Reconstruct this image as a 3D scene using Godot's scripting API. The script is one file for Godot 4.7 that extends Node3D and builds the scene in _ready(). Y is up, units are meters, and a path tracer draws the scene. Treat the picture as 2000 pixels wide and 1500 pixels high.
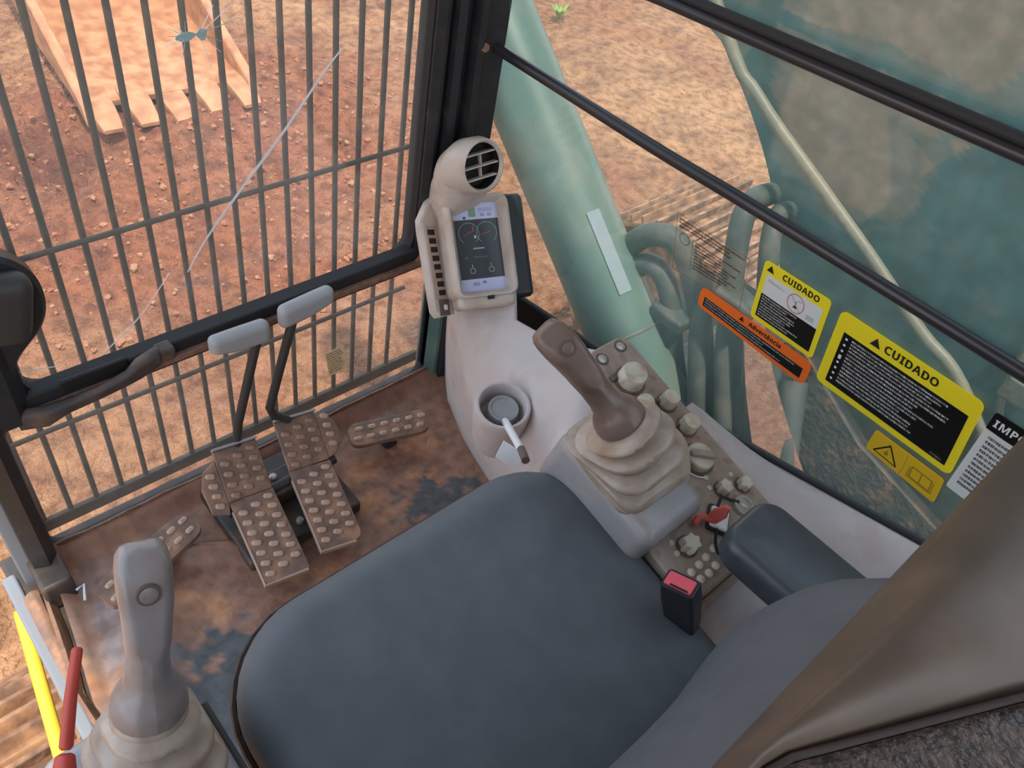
extends Node3D
# An excavator cab seen from its open door. Metres; y up, -z ahead of the machine, +x to the machine's right; the cab floor is y = 0.

class Sh:
	var v := PackedVector3Array()
	var t := PackedInt32Array()
	var uv := PackedVector2Array()
	var c := PackedColorArray()
	func add(o: Sh, x := Transform3D.IDENTITY) -> Sh:
		var n := v.size()
		for p in o.v:
			v.append(x * p)
		for i in o.t:
			t.append(i + n)
		if o.uv.size():
			uv.append_array(o.uv)
		if o.c.size():
			c.append_array(o.c)
		return self
	func moved(x: Transform3D) -> Sh:
		for i in v.size():
			v[i] = x * v[i]
		return self
	func bent(f: Callable) -> Sh:
		for i in v.size():
			v[i] = f.call(v[i])
		return self

var used := {}
var M := {}
var rng := RandomNumberGenerator.new()

# ---------------------------------------------------------------- helpers: nodes
func numbered(nm: String) -> String:
	var n: int = used.get(nm, 0)
	used[nm] = n + 1
	return nm if n == 0 else "%s_%03d" % [nm, n]

func tag(o: Node, label := "", category := "", group := "", kind := "") -> Node:
	if label: o.set_meta("label", label)
	if category: o.set_meta("category", category)
	if group: o.set_meta("group", group)
	if kind: o.set_meta("kind", kind)
	return o

func thing(nm: String, label: String, category: String, at: Vector3, group := "") -> Node3D:
	var o := Node3D.new()
	o.name = numbered(nm)
	o.position = at
	add_child(o, true)
	tag(o, label, category, group)
	return o

func world_of(n: Node) -> Transform3D:
	var x := Transform3D.IDENTITY
	while n != self and n is Node3D:
		x = (n as Node3D).transform * x
		n = n.get_parent()
	return x

func part(nm: String, s: Sh, m: Material, par: Node3D = self, crease := 38.0, up := Vector3.ZERO, at := Vector3.INF) -> MeshInstance3D:
	# s is given in world metres; the node sits at `at` (or at its parent's origin)
	var o := MeshInstance3D.new()
	o.name = numbered(nm) if par == self else nm
	var here := world_of(par).affine_inverse()
	if at != Vector3.INF:
		o.position = here * at
		here = o.transform.affine_inverse() * here
	if here != Transform3D.IDENTITY:
		s.moved(here)
	o.mesh = fin(s, crease, up)
	o.material_override = m
	par.add_child(o, true)
	return o

func place(nm: String, mesh: Mesh, m: Material, x: Transform3D, par: Node3D) -> MeshInstance3D:
	# a shared mesh at a world transform
	var o := MeshInstance3D.new()
	o.name = numbered(nm) if par == self else nm
	o.mesh = mesh
	o.transform = world_of(par).affine_inverse() * x
	o.material_override = m
	par.add_child(o, true)
	return o

func fin(s: Sh, crease := 38.0, up := Vector3.ZERO) -> ArrayMesh:
	var nt := s.t.size() / 3
	var fn := PackedVector3Array()
	fn.resize(nt)
	var vol := 0.0
	var upw := 0.0
	for i in nt:
		var a := s.v[s.t[i * 3]]
		var b := s.v[s.t[i * 3 + 1]]
		var c := s.v[s.t[i * 3 + 2]]
		fn[i] = (c - a).cross(b - a)
		vol += a.dot(b.cross(c))
		upw += fn[i].dot(up)
	var flip := vol > 0.0 if up == Vector3.ZERO else upw < 0.0
	if flip:
		for i in nt:
			var k := s.t[i * 3]
			s.t[i * 3] = s.t[i * 3 + 1]
			s.t[i * 3 + 1] = k
			fn[i] = -fn[i]
	var arr := []
	arr.resize(Mesh.ARRAY_MAX)
	if crease >= 179.0:
		var nn := PackedVector3Array()
		nn.resize(s.v.size())
		for i in nt:
			for k in 3:
				nn[s.t[i * 3 + k]] += fn[i]
		for i in nn.size():
			nn[i] = nn[i].normalized()
		arr[Mesh.ARRAY_VERTEX] = s.v
		arr[Mesh.ARRAY_NORMAL] = nn
		arr[Mesh.ARRAY_INDEX] = s.t
		if s.uv.size() == s.v.size(): arr[Mesh.ARRAY_TEX_UV] = s.uv
		if s.c.size() == s.v.size(): arr[Mesh.ARRAY_COLOR] = s.c
	else:
		var near := []
		near.resize(s.v.size())
		for i in nt:
			for k in 3:
				var j := s.t[i * 3 + k]
				if near[j] == null: near[j] = PackedInt32Array()
				near[j].append(i)
		var un := PackedVector3Array()
		un.resize(nt)
		for i in nt:
			un[i] = fn[i].normalized()
		var cc := cos(deg_to_rad(crease))
		var V3 := PackedVector3Array()
		var N3 := PackedVector3Array()
		var U3 := PackedVector2Array()
		var C3 := PackedColorArray()
		var hu := s.uv.size() == s.v.size()
		var hc := s.c.size() == s.v.size()
		for i in nt:
			for k in 3:
				var j := s.t[i * 3 + k]
				var n := Vector3.ZERO
				for f in near[j]:
					if un[i].dot(un[f]) >= cc: n += fn[f]
				V3.append(s.v[j])
				N3.append(n.normalized())
				if hu: U3.append(s.uv[j])
				if hc: C3.append(s.c[j])
		arr[Mesh.ARRAY_VERTEX] = V3
		arr[Mesh.ARRAY_NORMAL] = N3
		if hu: arr[Mesh.ARRAY_TEX_UV] = U3
		if hc: arr[Mesh.ARRAY_COLOR] = C3
	var m := ArrayMesh.new()
	m.add_surface_from_arrays(Mesh.PRIMITIVE_TRIANGLES, arr)
	return m

# ---------------------------------------------------------------- helpers: shapes
func T(at: Vector3, x := Vector3.RIGHT, y := Vector3.UP, z := Vector3.BACK) -> Transform3D:
	return Transform3D(Basis(x, y, z), at)

func facing(at: Vector3, n: Vector3, hint := Vector3.UP) -> Transform3D:
	# local +y becomes n
	var y := n.normalized()
	var z := hint.cross(y)
	if z.length() < 0.01: z = Vector3.RIGHT.cross(y)
	z = z.normalized()
	return Transform3D(Basis(y.cross(z), y, z), at)

func ring_rr(w: float, d: float, r: float, n := 5) -> PackedVector2Array:
	# rounded rectangle, counter-clockwise, n points a corner
	var p := PackedVector2Array()
	r = minf(r, minf(w, d) * 0.5 - 0.00005)
	for q in 4:
		var cx := (w * 0.5 - r) * (1.0 if q == 0 or q == 3 else -1.0)
		var cy := (d * 0.5 - r) * (1.0 if q < 2 else -1.0)
		for i in n:
			var a := (q + float(i) / (n - 1)) * PI * 0.5
			p.append(Vector2(cx + cos(a) * r, cy + sin(a) * r))
	return p

func ell(a: float, b: float, n := 20) -> PackedVector2Array:
	var p := PackedVector2Array()
	for i in n:
		p.append(Vector2(cos(TAU * i / n) * a, sin(TAU * i / n) * b))
	return p

func loft(rings: Array, cap0 := true, cap1 := true, closed := true) -> Sh:
	var s := Sh.new()
	var n: int = rings[0].size()
	for r in rings:
		for p in r:
			s.v.append(p)
	for k in rings.size() - 1:
		for i in (n if closed else n - 1):
			var a := k * n + i
			var b := k * n + (i + 1) % n
			s.t.append_array(PackedInt32Array([a, b, b + n, a, b + n, a + n]))
	for e in 2:
		if (e == 0 and cap0) or (e == 1 and cap1):
			var k := 0 if e == 0 else rings.size() - 1
			var c := Vector3.ZERO
			for p in rings[k]: c += p
			s.v.append(c / n)
			var m := s.v.size() - 1
			for i in n:
				var a := k * n + i
				var b := k * n + (i + 1) % n
				if e == 0: s.t.append_array(PackedInt32Array([b, a, m]))
				else: s.t.append_array(PackedInt32Array([a, b, m]))
	return s

func lay(p2: PackedVector2Array, x: Transform3D, y := 0.0) -> PackedVector3Array:
	# a 2D ring laid in the local xz plane at height y
	var r := PackedVector3Array()
	for p in p2:
		r.append(x * Vector3(p.x, y, p.y))
	return r

func pillow(w: float, d: float, rc: float, h: float, er: float, crown: float, n := 9, under := 0.0) -> Sh:
	# a cushion: bottom at y = -h, top edge rolled with radius er, crowned middle
	var rings := []
	var I := Transform3D.IDENTITY
	if under > 0.0:
		rings.append(lay(ring_rr(w - 2 * under, d - 2 * under, maxf(rc - under, 0.01), n), I, -h))
		rings.append(lay(ring_rr(w - under * 0.6, d - under * 0.6, rc, n), I, -h + under * 0.4))
	rings.append(lay(ring_rr(w, d, rc, n), I, -h + under))
	for i in 7:
		var a := i / 6.0 * PI * 0.5
		var q := er * (1.0 - cos(a))
		rings.append(lay(ring_rr(w - 2 * q, d - 2 * q, maxf(rc - q, 0.004), n), I, -er + sin(a) * er))
	var lo := minf(w, d) * 0.5 - er
	for i in range(1, 9):
		var f := i / 8.5
		var q := er + lo * f
		rings.append(lay(ring_rr(w - 2 * q, d - 2 * q, maxf(rc - q, 0.004), n), I, crown * (1.0 - pow(1.0 - f, 2.0))))
	return loft(rings)

func rbox(sz: Vector3, r: float, at := Vector3.ZERO, seg := 3, mid := 1) -> Sh:
	# a box with rounded edges; mid > 1 adds body segments for bending
	var s := Sh.new()
	var h := sz * 0.5
	r = minf(r, minf(h.x, minf(h.y, h.z)) * 0.999)
	var lines := []
	for k in 3:
		var l := PackedFloat32Array()
		for i in seg + 1:
			l.append(-h[k] + r * (1.0 - cos(i / float(seg) * PI * 0.25) ) if false else -h[k] + r * i / seg)
		for i in range(1, mid):
			l.append(lerpf(-h[k] + r, h[k] - r, i / float(mid)))
		for i in seg + 1:
			l.append(h[k] - r + r * i / seg)
		lines.append(l)
	var seen := {}
	for ax in 3:
		var u := (ax + 1) % 3
		var w := (ax + 2) % 3
		for sg in [-1.0, 1.0]:
			var nu: int = lines[u].size()
			var nw: int = lines[w].size()
			var ids := PackedInt32Array()
			for i in nu:
				for j in nw:
					var p := Vector3.ZERO
					p[ax] = sg * h[ax]
					p[u] = lines[u][i]
					p[w] = lines[w][j]
					var key := Vector3i((p * 1e5).round())
					if not seen.has(key):
						seen[key] = s.v.size()
						var inn := p.clamp(-h + Vector3.ONE * r, h - Vector3.ONE * r)
						var q := p - inn
						s.v.append(at + inn + (q.normalized() * r if q.length() > 1e-7 else q))
					ids.append(seen[key])
			for i in nu - 1:
				for j in nw - 1:
					var a := ids[i * nw + j]
					var b := ids[(i + 1) * nw + j]
					var c := ids[(i + 1) * nw + j + 1]
					var d := ids[i * nw + j + 1]
					if sg > 0: s.t.append_array(PackedInt32Array([a, b, c, a, c, d]))
					else: s.t.append_array(PackedInt32Array([a, c, b, a, d, c]))
	return s

func prism(poly: PackedVector2Array, depth: float, ch := 0.0) -> Sh:
	# polygon in xy, from z = 0 to z = depth, both rims chamfered by ch
	var s := Sh.new()
	var n := poly.size()
	var area := 0.0
	for i in n:
		area += poly[i].cross(poly[(i + 1) % n])
	if area < 0: poly.reverse()
	var ins := PackedVector2Array()
	for i in n:
		var e0 := (poly[i] - poly[(i + n - 1) % n]).normalized()
		var e1 := (poly[(i + 1) % n] - poly[i]).normalized()
		var nn := Vector2(-e0.y - e1.y, e0.x + e1.x)
		var l := nn.length()
		ins.append(poly[i] + (nn / l * ch / maxf(0.5, l * 0.5) if l > 1e-6 else Vector2.ZERO))
	var lv := [[ins, 0.0], [poly, ch], [poly, depth - ch], [ins, depth]] if ch > 0 else [[poly, 0.0], [poly, depth]]
	for l in lv:
		for p in l[0]:
			s.v.append(Vector3(p.x, p.y, l[1]))
	for k in lv.size() - 1:
		for i in n:
			var a := k * n + i
			var b := k * n + (i + 1) % n
			s.t.append_array(PackedInt32Array([a, b, b + n, a, b + n, a + n]))
	var tri := Geometry2D.triangulate_polygon(ins)
	var top := (lv.size() - 1) * n
	for i in tri.size() / 3:
		var a := tri[i * 3]
		var b := tri[i * 3 + 1]
		var c := tri[i * 3 + 2]
		if (ins[b] - ins[a]).cross(ins[c] - ins[a]) < 0:
			var k := b
			b = c
			c = k
		s.t.append_array(PackedInt32Array([top + a, top + b, top + c, a, c, b]))
	return s

func tube(path: Array, r, n := 10, round_ends := 0.0) -> Sh:
	# r: a number or one per point
	var rings := []
	var m := path.size()
	var tg: Vector3 = (path[1] - path[0]).normalized()
	var nx := tg.cross(Vector3.UP if absf(tg.y) < 0.9 else Vector3.RIGHT).normalized()
	for i in m:
		var t1: Vector3 = (path[mini(i + 1, m - 1)] - path[maxi(i - 1, 0)]).normalized()
		nx = (nx - t1 * nx.dot(t1)).normalized()
		var ny := t1.cross(nx)
		var rr: float = r[i] if r is Array else r
		if i == 0 and round_ends > 0:
			rings.append(_circ(path[0] - t1 * rr * 0.5 * round_ends, nx, ny, rr * 0.55, n))
			rings.append(_circ(path[0] - t1 * rr * 0.25 * round_ends, nx, ny, rr * 0.85, n))
		rings.append(_circ(path[i], nx, ny, rr, n))
		if i == m - 1 and round_ends > 0:
			rings.append(_circ(path[i] + t1 * rr * 0.25 * round_ends, nx, ny, rr * 0.85, n))
			rings.append(_circ(path[i] + t1 * rr * 0.5 * round_ends, nx, ny, rr * 0.55, n))
	return loft(rings)

func _circ(at: Vector3, x: Vector3, y: Vector3, r: float, n: int) -> PackedVector3Array:
	var p := PackedVector3Array()
	for i in n:
		p.append(at + x * cos(TAU * i / n) * r + y * sin(TAU * i / n) * r)
	return p

func curve(pts: Array, per := 8) -> Array:
	# a smooth path through points
	var out := []
	for i in pts.size() - 1:
		var p0: Vector3 = pts[maxi(i - 1, 0)]
		var p1: Vector3 = pts[i]
		var p2: Vector3 = pts[i + 1]
		var p3: Vector3 = pts[mini(i + 2, pts.size() - 1)]
		for k in per:
			out.append(p1.cubic_interpolate(p2, p0, p3, k / float(per)))
	out.append(pts[-1])
	return out

func lathe(prof: Array, n := 24, x := Transform3D.IDENTITY) -> Sh:
	var rings := []
	for p in prof:
		var r := PackedVector3Array()
		for i in n:
			r.append(x * Vector3(cos(TAU * i / n) * p[0], p[1], sin(TAU * i / n) * p[0]))
		rings.append(r)
	return loft(rings)

func grid(nu: int, nv: int, f: Callable) -> Sh:
	# f(u, v) -> Vector3 over the unit square, with uv
	var s := Sh.new()
	for j in nv + 1:
		for i in nu + 1:
			s.v.append(f.call(i / float(nu), j / float(nv)))
			s.uv.append(Vector2(i / float(nu), j / float(nv)))
	for j in nv:
		for i in nu:
			var a := j * (nu + 1) + i
			s.t.append_array(PackedInt32Array([a, a + 1, a + nu + 2, a, a + nu + 2, a + nu + 1]))
	return s

func plate_between(tl: Vector3, tr: Vector3, br: Vector3, bl: Vector3, poly: PackedVector2Array, d0: float, d1: float, n: Vector3, ch := 0.0) -> Sh:
	# poly in the unit square (x to the right, y up) laid on the quad, from n * d0 to n * d1
	var s := prism(poly, 1.0, ch)
	for i in s.v.size():
		var p := s.v[i]
		s.uv.append(Vector2(p.x, 1.0 - p.y))
		var q := bl.lerp(br, p.x).lerp(tl.lerp(tr, p.x), p.y)
		s.v[i] = q + n * lerpf(d0, d1, p.z)
	return s

func rect01(rx := 0.0, ry := 0.0, n := 4) -> PackedVector2Array:
	var p := PackedVector2Array()
	if rx <= 0: return PackedVector2Array([Vector2(0, 0), Vector2(1, 0), Vector2(1, 1), Vector2(0, 1)])
	for q in ring_rr(1.0 / rx, 1.0 / ry, 1.0, n):
		p.append(Vector2(q.x * rx + 0.5, q.y * ry + 0.5))
	return p

func letters(text: String, height: float, depth: float, bold := true) -> Sh:
	# lettering in the xy plane, centred, cap height about `height`
	var tm := TextMesh.new()
	var f := SystemFont.new()
	f.font_names = PackedStringArray(["Droid Sans"])
	f.font_weight = 700 if bold else 400
	tm.font = f
	tm.text = text
	tm.font_size = 64
	tm.pixel_size = height / 46.0
	tm.depth = depth
	tm.curve_step = 2.0
	var a := tm.get_mesh_arrays()
	var s := Sh.new()
	s.v = a[Mesh.ARRAY_VERTEX]
	var idx = a[Mesh.ARRAY_INDEX]
	s.t = idx if idx != null else PackedInt32Array(range(s.v.size()))
	return s

# ---------------------------------------------------------------- helpers: materials
func noise(sd: int, freq: float, oct := 4, kind := FastNoiseLite.TYPE_SIMPLEX_SMOOTH) -> FastNoiseLite:
	var n := FastNoiseLite.new()
	n.seed = sd
	n.frequency = freq
	n.fractal_octaves = oct
	n.noise_type = kind
	return n

func ntex(sd: int, freq: float, stops: Array, oct := 4, size := 512, kind := FastNoiseLite.TYPE_SIMPLEX_SMOOTH) -> NoiseTexture2D:
	var t := NoiseTexture2D.new()
	t.width = size
	t.height = size
	t.seamless = true
	t.noise = noise(sd, freq, oct, kind)
	if stops.size():
		var g := Gradient.new()
		var o := PackedFloat32Array()
		var c := PackedColorArray()
		for s in stops:
			o.append(s[0])
			c.append(s[1])
		g.offsets = o
		g.colors = c
		t.color_ramp = g
	return t

func rgb(r: float, g: float, b: float) -> Color:
	return Color(r / 255.0, g / 255.0, b / 255.0)

func mat(nm: String, col: Color, rough := 0.6, metal := 0.0) -> StandardMaterial3D:
	var m := StandardMaterial3D.new()
	m.resource_name = nm
	m.albedo_color = col
	m.roughness = rough
	m.metallic = metal
	M[nm] = m
	return m

func tri(m: StandardMaterial3D, tex: Texture2D, tile: float, bump: Texture2D = null, bump_cm := 0.0) -> StandardMaterial3D:
	m.uv1_triplanar = true
	m.uv1_world_triplanar = true
	m.uv1_scale = Vector3.ONE / tile
	if tex: m.albedo_texture = tex
	if bump:
		m.heightmap_enabled = true
		m.heightmap_texture = bump
		m.heightmap_scale = bump_cm
	return m

func mottled(nm: String, sd: int, stops: Array, tile: float, rough: float, freq := 0.012, bump_cm := 0.0, oct := 5, metal := 0.0) -> StandardMaterial3D:
	var m := mat(nm, Color.WHITE, rough, metal)
	var t := ntex(sd, freq, stops, oct)
	return tri(m, t, tile, ntex(sd + 50, freq * 3.0, [], 4) if bump_cm > 0 else null, bump_cm)

func materials() -> void:
	mat("black_metal", rgb(38, 38, 41), 0.45)
	mat("black_rubber", rgb(34, 34, 36), 0.7)
	mat("black_plastic", rgb(40, 41, 44), 0.4)
	mat("dark_steel", rgb(66, 64, 62), 0.5, 0.3)
	mottled("pillar_black", 3, [[0.3, rgb(36, 37, 41)], [0.7, rgb(44, 44, 47)], [0.9, rgb(66, 58, 54)]], 0.35, 0.4)
	mottled("dusty_brown", 4, [[0.25, rgb(118, 88, 72)], [0.6, rgb(140, 106, 86)], [0.85, rgb(100, 76, 64)]], 0.3, 0.8)
	mottled("rusty_black", 5, [[0.3, rgb(58, 52, 50)], [0.65, rgb(78, 66, 60)], [0.85, rgb(104, 82, 70)]], 0.4, 0.5)
	mottled("bar_steel", 6, [[0.3, rgb(72, 63, 50)], [0.6, rgb(84, 72, 56)], [0.8, rgb(104, 86, 64)]], 0.3, 0.6)
	mottled("seat_vinyl", 7, [[0.2, rgb(92, 97, 102)], [0.8, rgb(99, 104, 109)]], 0.6, 0.6, 0.02, 0.006)
	M.seat_vinyl.metallic_specular = 0.35
	mottled("leather_brown", 8, [[0.25, rgb(86, 74, 64)], [0.6, rgb(96, 82, 70)], [0.85, rgb(108, 90, 75)]], 0.8, 0.45, 0.015, 0.05)
	mottled("leather_dark", 9, [[0.3, rgb(62, 56, 54)], [0.6, rgb(92, 80, 74)], [0.8, rgb(112, 96, 86)]], 0.16, 0.36, 0.02, 0.14)
	mat("seam_thread", rgb(58, 46, 40), 0.7)
	mottled("console_plastic", 10, [[0.3, rgb(188, 178, 177)], [0.6, rgb(196, 187, 186)], [0.85, rgb(184, 170, 163)]], 0.7, 0.55)
	mottled("panel_plastic", 11, [[0.25, rgb(150, 134, 122)], [0.6, rgb(164, 148, 136)], [0.85, rgb(144, 118, 102)]], 0.3, 0.45)
	mottled("grey_plastic", 12, [[0.3, rgb(148, 147, 150)], [0.65, rgb(158, 154, 154)], [0.9, rgb(152, 140, 132)]], 0.5, 0.28)
	mottled("stick_plastic", 13, [[0.3, rgb(142, 137, 138)], [0.6, rgb(136, 126, 123)], [0.85, rgb(126, 110, 102)]], 0.32, 0.28)
	mottled("stick_dirty", 14, [[0.3, rgb(128, 110, 102)], [0.55, rgb(116, 96, 86)], [0.8, rgb(100, 80, 70)]], 0.3, 0.34)
	mottled("boot_rubber", 15, [[0.25, rgb(178, 164, 152)], [0.6, rgb(164, 146, 131)], [0.85, rgb(148, 124, 106)]], 0.3, 0.3)
	mottled("housing_plastic", 16, [[0.3, rgb(202, 190, 180)], [0.6, rgb(194, 178, 166)], [0.85, rgb(182, 160, 146)]], 0.4, 0.38)
	mottled("knob_plastic", 17, [[0.3, rgb(206, 200, 184)], [0.6, rgb(190, 180, 162)], [0.85, rgb(168, 150, 130)]], 0.2, 0.45)
	mat("knob_dark", rgb(98, 84, 76), 0.6)
	mat("lever_grip", rgb(158, 158, 160), 0.5)
	mottled("pedal_mud", 18, [[0.25, rgb(112, 89, 78)], [0.55, rgb(134, 104, 88)], [0.8, rgb(172, 126, 98)]], 0.32, 0.55)
	mottled("pedal_stud", 19, [[0.25, rgb(176, 144, 126)], [0.6, rgb(190, 158, 138)], [0.85, rgb(168, 130, 106)]], 0.2, 0.36)
	mottled("stud_muddy", 32, [[0.25, rgb(168, 136, 118)], [0.6, rgb(152, 120, 102)], [0.85, rgb(182, 140, 112)]], 0.2, 0.42)
	mat("pedal_edge", rgb(176, 150, 130), 0.45, 0.1)
	mottled("mat_rubber", 20, [[0.2, Color(0.8, 0.8, 0.8)], [0.5, Color(0.92, 0.91, 0.9)], [0.8, Color(1, 1, 1)]], 0.3, 0.45, 0.016, 0.05)
	M.mat_rubber.vertex_color_use_as_albedo = true
	mottled("armrest_vinyl", 21, [[0.2, rgb(66, 71, 77)], [0.8, rgb(72, 77, 83)]], 0.4, 0.36, 0.02, 0.01)
	mottled("teal_paint", 22, [[0.25, rgb(84, 113, 107)], [0.55, rgb(98, 123, 116)], [0.8, rgb(122, 131, 121)]], 0.9, 0.4)
	mottled("boom_paint", 23, [[0.2, Color(0.78, 0.8, 0.8)], [0.8, Color(1, 1, 1)]], 0.5, 0.5)
	M.boom_paint.vertex_color_use_as_albedo = true
	mottled("hose_rubber", 24, [[0.3, rgb(58, 66, 66)], [0.6, rgb(74, 82, 80)], [0.85, rgb(104, 96, 86)]], 0.4, 0.6)
	mottled("deck_dirt", 25, [[0.2, rgb(74, 74, 71)], [0.5, rgb(96, 88, 81)], [0.68, rgb(118, 98, 84)], [0.85, rgb(150, 116, 94)]], 0.5, 0.8, 0.014, 0.3)
	mottled("rust_plate", 26, [[0.2, rgb(116, 82, 68)], [0.5, rgb(144, 104, 86)], [0.75, rgb(166, 126, 106)]], 0.2, 0.8, 0.02, 0.2)
	mottled("bucket_steel", 27, [[0.2, rgb(156, 102, 70)], [0.5, rgb(178, 124, 86)], [0.8, rgb(190, 142, 102)]], 0.8, 0.55)
	mottled("track_steel", 28, [[0.2, rgb(100, 73, 58)], [0.5, rgb(136, 99, 75)], [0.75, rgb(172, 130, 96)]], 0.6, 0.75, 0.014, 0.3)
	mat("yellow_paint", rgb(236, 200, 60), 0.5)
	mat("sill_paint", rgb(126, 130, 138), 0.5)
	mat("red_plastic", rgb(176, 62, 50), 0.45)
	mat("belt_red", rgb(224, 88, 102), 0.45)
	mat("white_plastic", rgb(226, 226, 226), 0.4)
	mat("tag_red", rgb(222, 106, 94), 0.5)
	mat("ink", rgb(24, 22, 20), 0.6)
	mat("chrome", rgb(190, 186, 178), 0.3, 0.6)
	mat("crack_white", rgb(235, 236, 240), 0.4)
	mat("crack_teal", rgb(150, 176, 176), 0.4)
	mottled("ground_soil", 29, [[0.15, Color(0.72, 0.67, 0.63)], [0.42, Color(0.88, 0.85, 0.82)], [0.62, Color(0.97, 0.95, 0.93)], [0.85, Color(1, 1, 1)]], 0.9, 0.95, 0.02, 2.6)
	M.ground_soil.vertex_color_use_as_albedo = true
	mat("clod_soil", Color.WHITE, 0.95)
	M.clod_soil.vertex_color_use_as_albedo = true
	mat("leaf_green", rgb(128, 168, 84), 0.7)
	M.leaf_green.backlight_enabled = true
	M.leaf_green.backlight = Color(0.3, 0.4, 0.15)
	mottled("pipe", 31, [[0.3, rgb(112, 115, 102)], [0.6, rgb(126, 123, 108)], [0.8, rgb(106, 100, 88)]], 0.3, 0.5)
	mat("pale_silver", rgb(138, 152, 160), 0.35)
	mat("white_dusty", rgb(214, 200, 184), 0.5)
	mat("bar_black", rgb(44, 43, 48), 0.28)
	mat("headliner", rgb(200, 198, 194), 0.9)
	mat("wall_grey", rgb(150, 150, 152), 0.7)
	for g in [["glass_front", Color(0.86, 0.88, 0.88, 0.07)], ["glass_side", Color(0.62, 0.78, 0.74, 0.12)]]:
		var m := mat(g[0], g[1], 0.04)
		m.transparency = BaseMaterial3D.TRANSPARENCY_ALPHA
		m.cull_mode = BaseMaterial3D.CULL_DISABLED

# ---------------------------------------------------------------- scene
const CAM := Vector3(0, 1.40, 0)

func _ready() -> void:
	rng.seed = 11
	var cam := Camera3D.new()
	cam.name = "camera"
	cam.fov = 50.4328
	cam.near = 0.02
	cam.far = 200.0
	# columns of the lens: right, up, back
	cam.transform = Transform3D(Basis(Vector3(0.743411, 0.162018, 0.648915), Vector3(0.393770, 0.678226, -0.620447), Vector3(-0.540635, 0.716771, 0.440402)), CAM)
	add_child(cam)
	cam.current = true

	var env := Environment.new()
	env.background_mode = Environment.BG_SKY
	var sky := Sky.new()
	var sm := ProceduralSkyMaterial.new()
	sm.sky_top_color = rgb(188, 206, 226)
	sm.sky_horizon_color = rgb(242, 241, 238)
	sm.ground_horizon_color = rgb(200, 180, 160)
	sm.ground_bottom_color = rgb(120, 96, 76)
	sm.sky_curve = 0.2
	sky.sky_material = sm
	env.sky = sky
	env.background_energy_multiplier = 1.0
	env.tonemap_mode = Environment.TONE_MAPPER_LINEAR
	env.tonemap_exposure = 2.85
	env.sdfgi_enabled = true
	env.ssao_enabled = true
	env.ssil_enabled = true
	var we := WorldEnvironment.new()
	we.name = "world_environment"
	we.environment = env
	add_child(we)

	var sun := DirectionalLight3D.new()
	sun.name = "sun"
	sun.light_color = Color(1.0, 0.95, 0.86)
	sun.light_energy = 0.55
	sun.light_angular_distance = 2.0
	sun.shadow_enabled = true
	sun.sky_mode = DirectionalLight3D.SKY_MODE_LIGHT_ONLY
	# high noon sun, a little behind and left of the machine
	var to_sun := Vector3(-0.10, 0.97, 0.22).normalized()
	sun.transform = Transform3D(Basis.looking_at(-to_sun, Vector3.RIGHT), Vector3(0, 6, 0))
	add_child(sun)

	materials()
	cab_shell()
	outside()
	window_guard()
	boom_side()
	floor_things()
	seat()
	console()
	sticks()
	monitor()
	window_things()
	small_things()

# ---------------------------------------------------------------- the cab itself
func struct(nm: String, s: Sh, m: Material, crease := 38.0, par: Node3D = self) -> MeshInstance3D:
	var o := part(nm, s, m, par, crease)
	if par == self: o.set_meta("kind", "structure")
	return o

func win(z: float, y: float, off := 0.0) -> Vector3:
	# a point of the right-hand window, which leans in towards the roof; off is measured into the cab
	return Vector3(0.97 - 0.12 * (y - 0.63) - off, y, z)

const WN := Vector3(-0.9929, -0.1191, 0.0)

func gasket_y(z: float) -> float:
	return 0.388 + (z + 0.341) * 0.305 + maxf(0.0, -z - 0.341) * 0.12

func hoop(inner: PackedVector2Array, outer: PackedVector2Array, z0: float, z1: float) -> Sh:
	var r := []
	for k in [[outer, z0], [inner, z0], [inner, z1], [outer, z1], [outer, z0]]:
		var a := PackedVector3Array()
		for p in k[0]: a.append(Vector3(p.x, p.y, k[1]))
		r.append(a)
	return loft(r, false, false)

func rr_at(x0: float, x1: float, y0: float, y1: float, r: float, n := 8) -> PackedVector2Array:
	var p := ring_rr(x1 - x0, y1 - y0, r, n)
	for i in p.size(): p[i] += Vector2((x0 + x1) * 0.5, (y0 + y1) * 0.5)
	return p

func xz_post(poly: PackedVector2Array, y0: float, y1: float) -> Sh:
	# polygon given as (x, z), standing from y0 to y1
	var s := prism(poly, y1 - y0)
	return s.bent(func(p): return Vector3(p.x, y0 + p.z, p.y))

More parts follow.
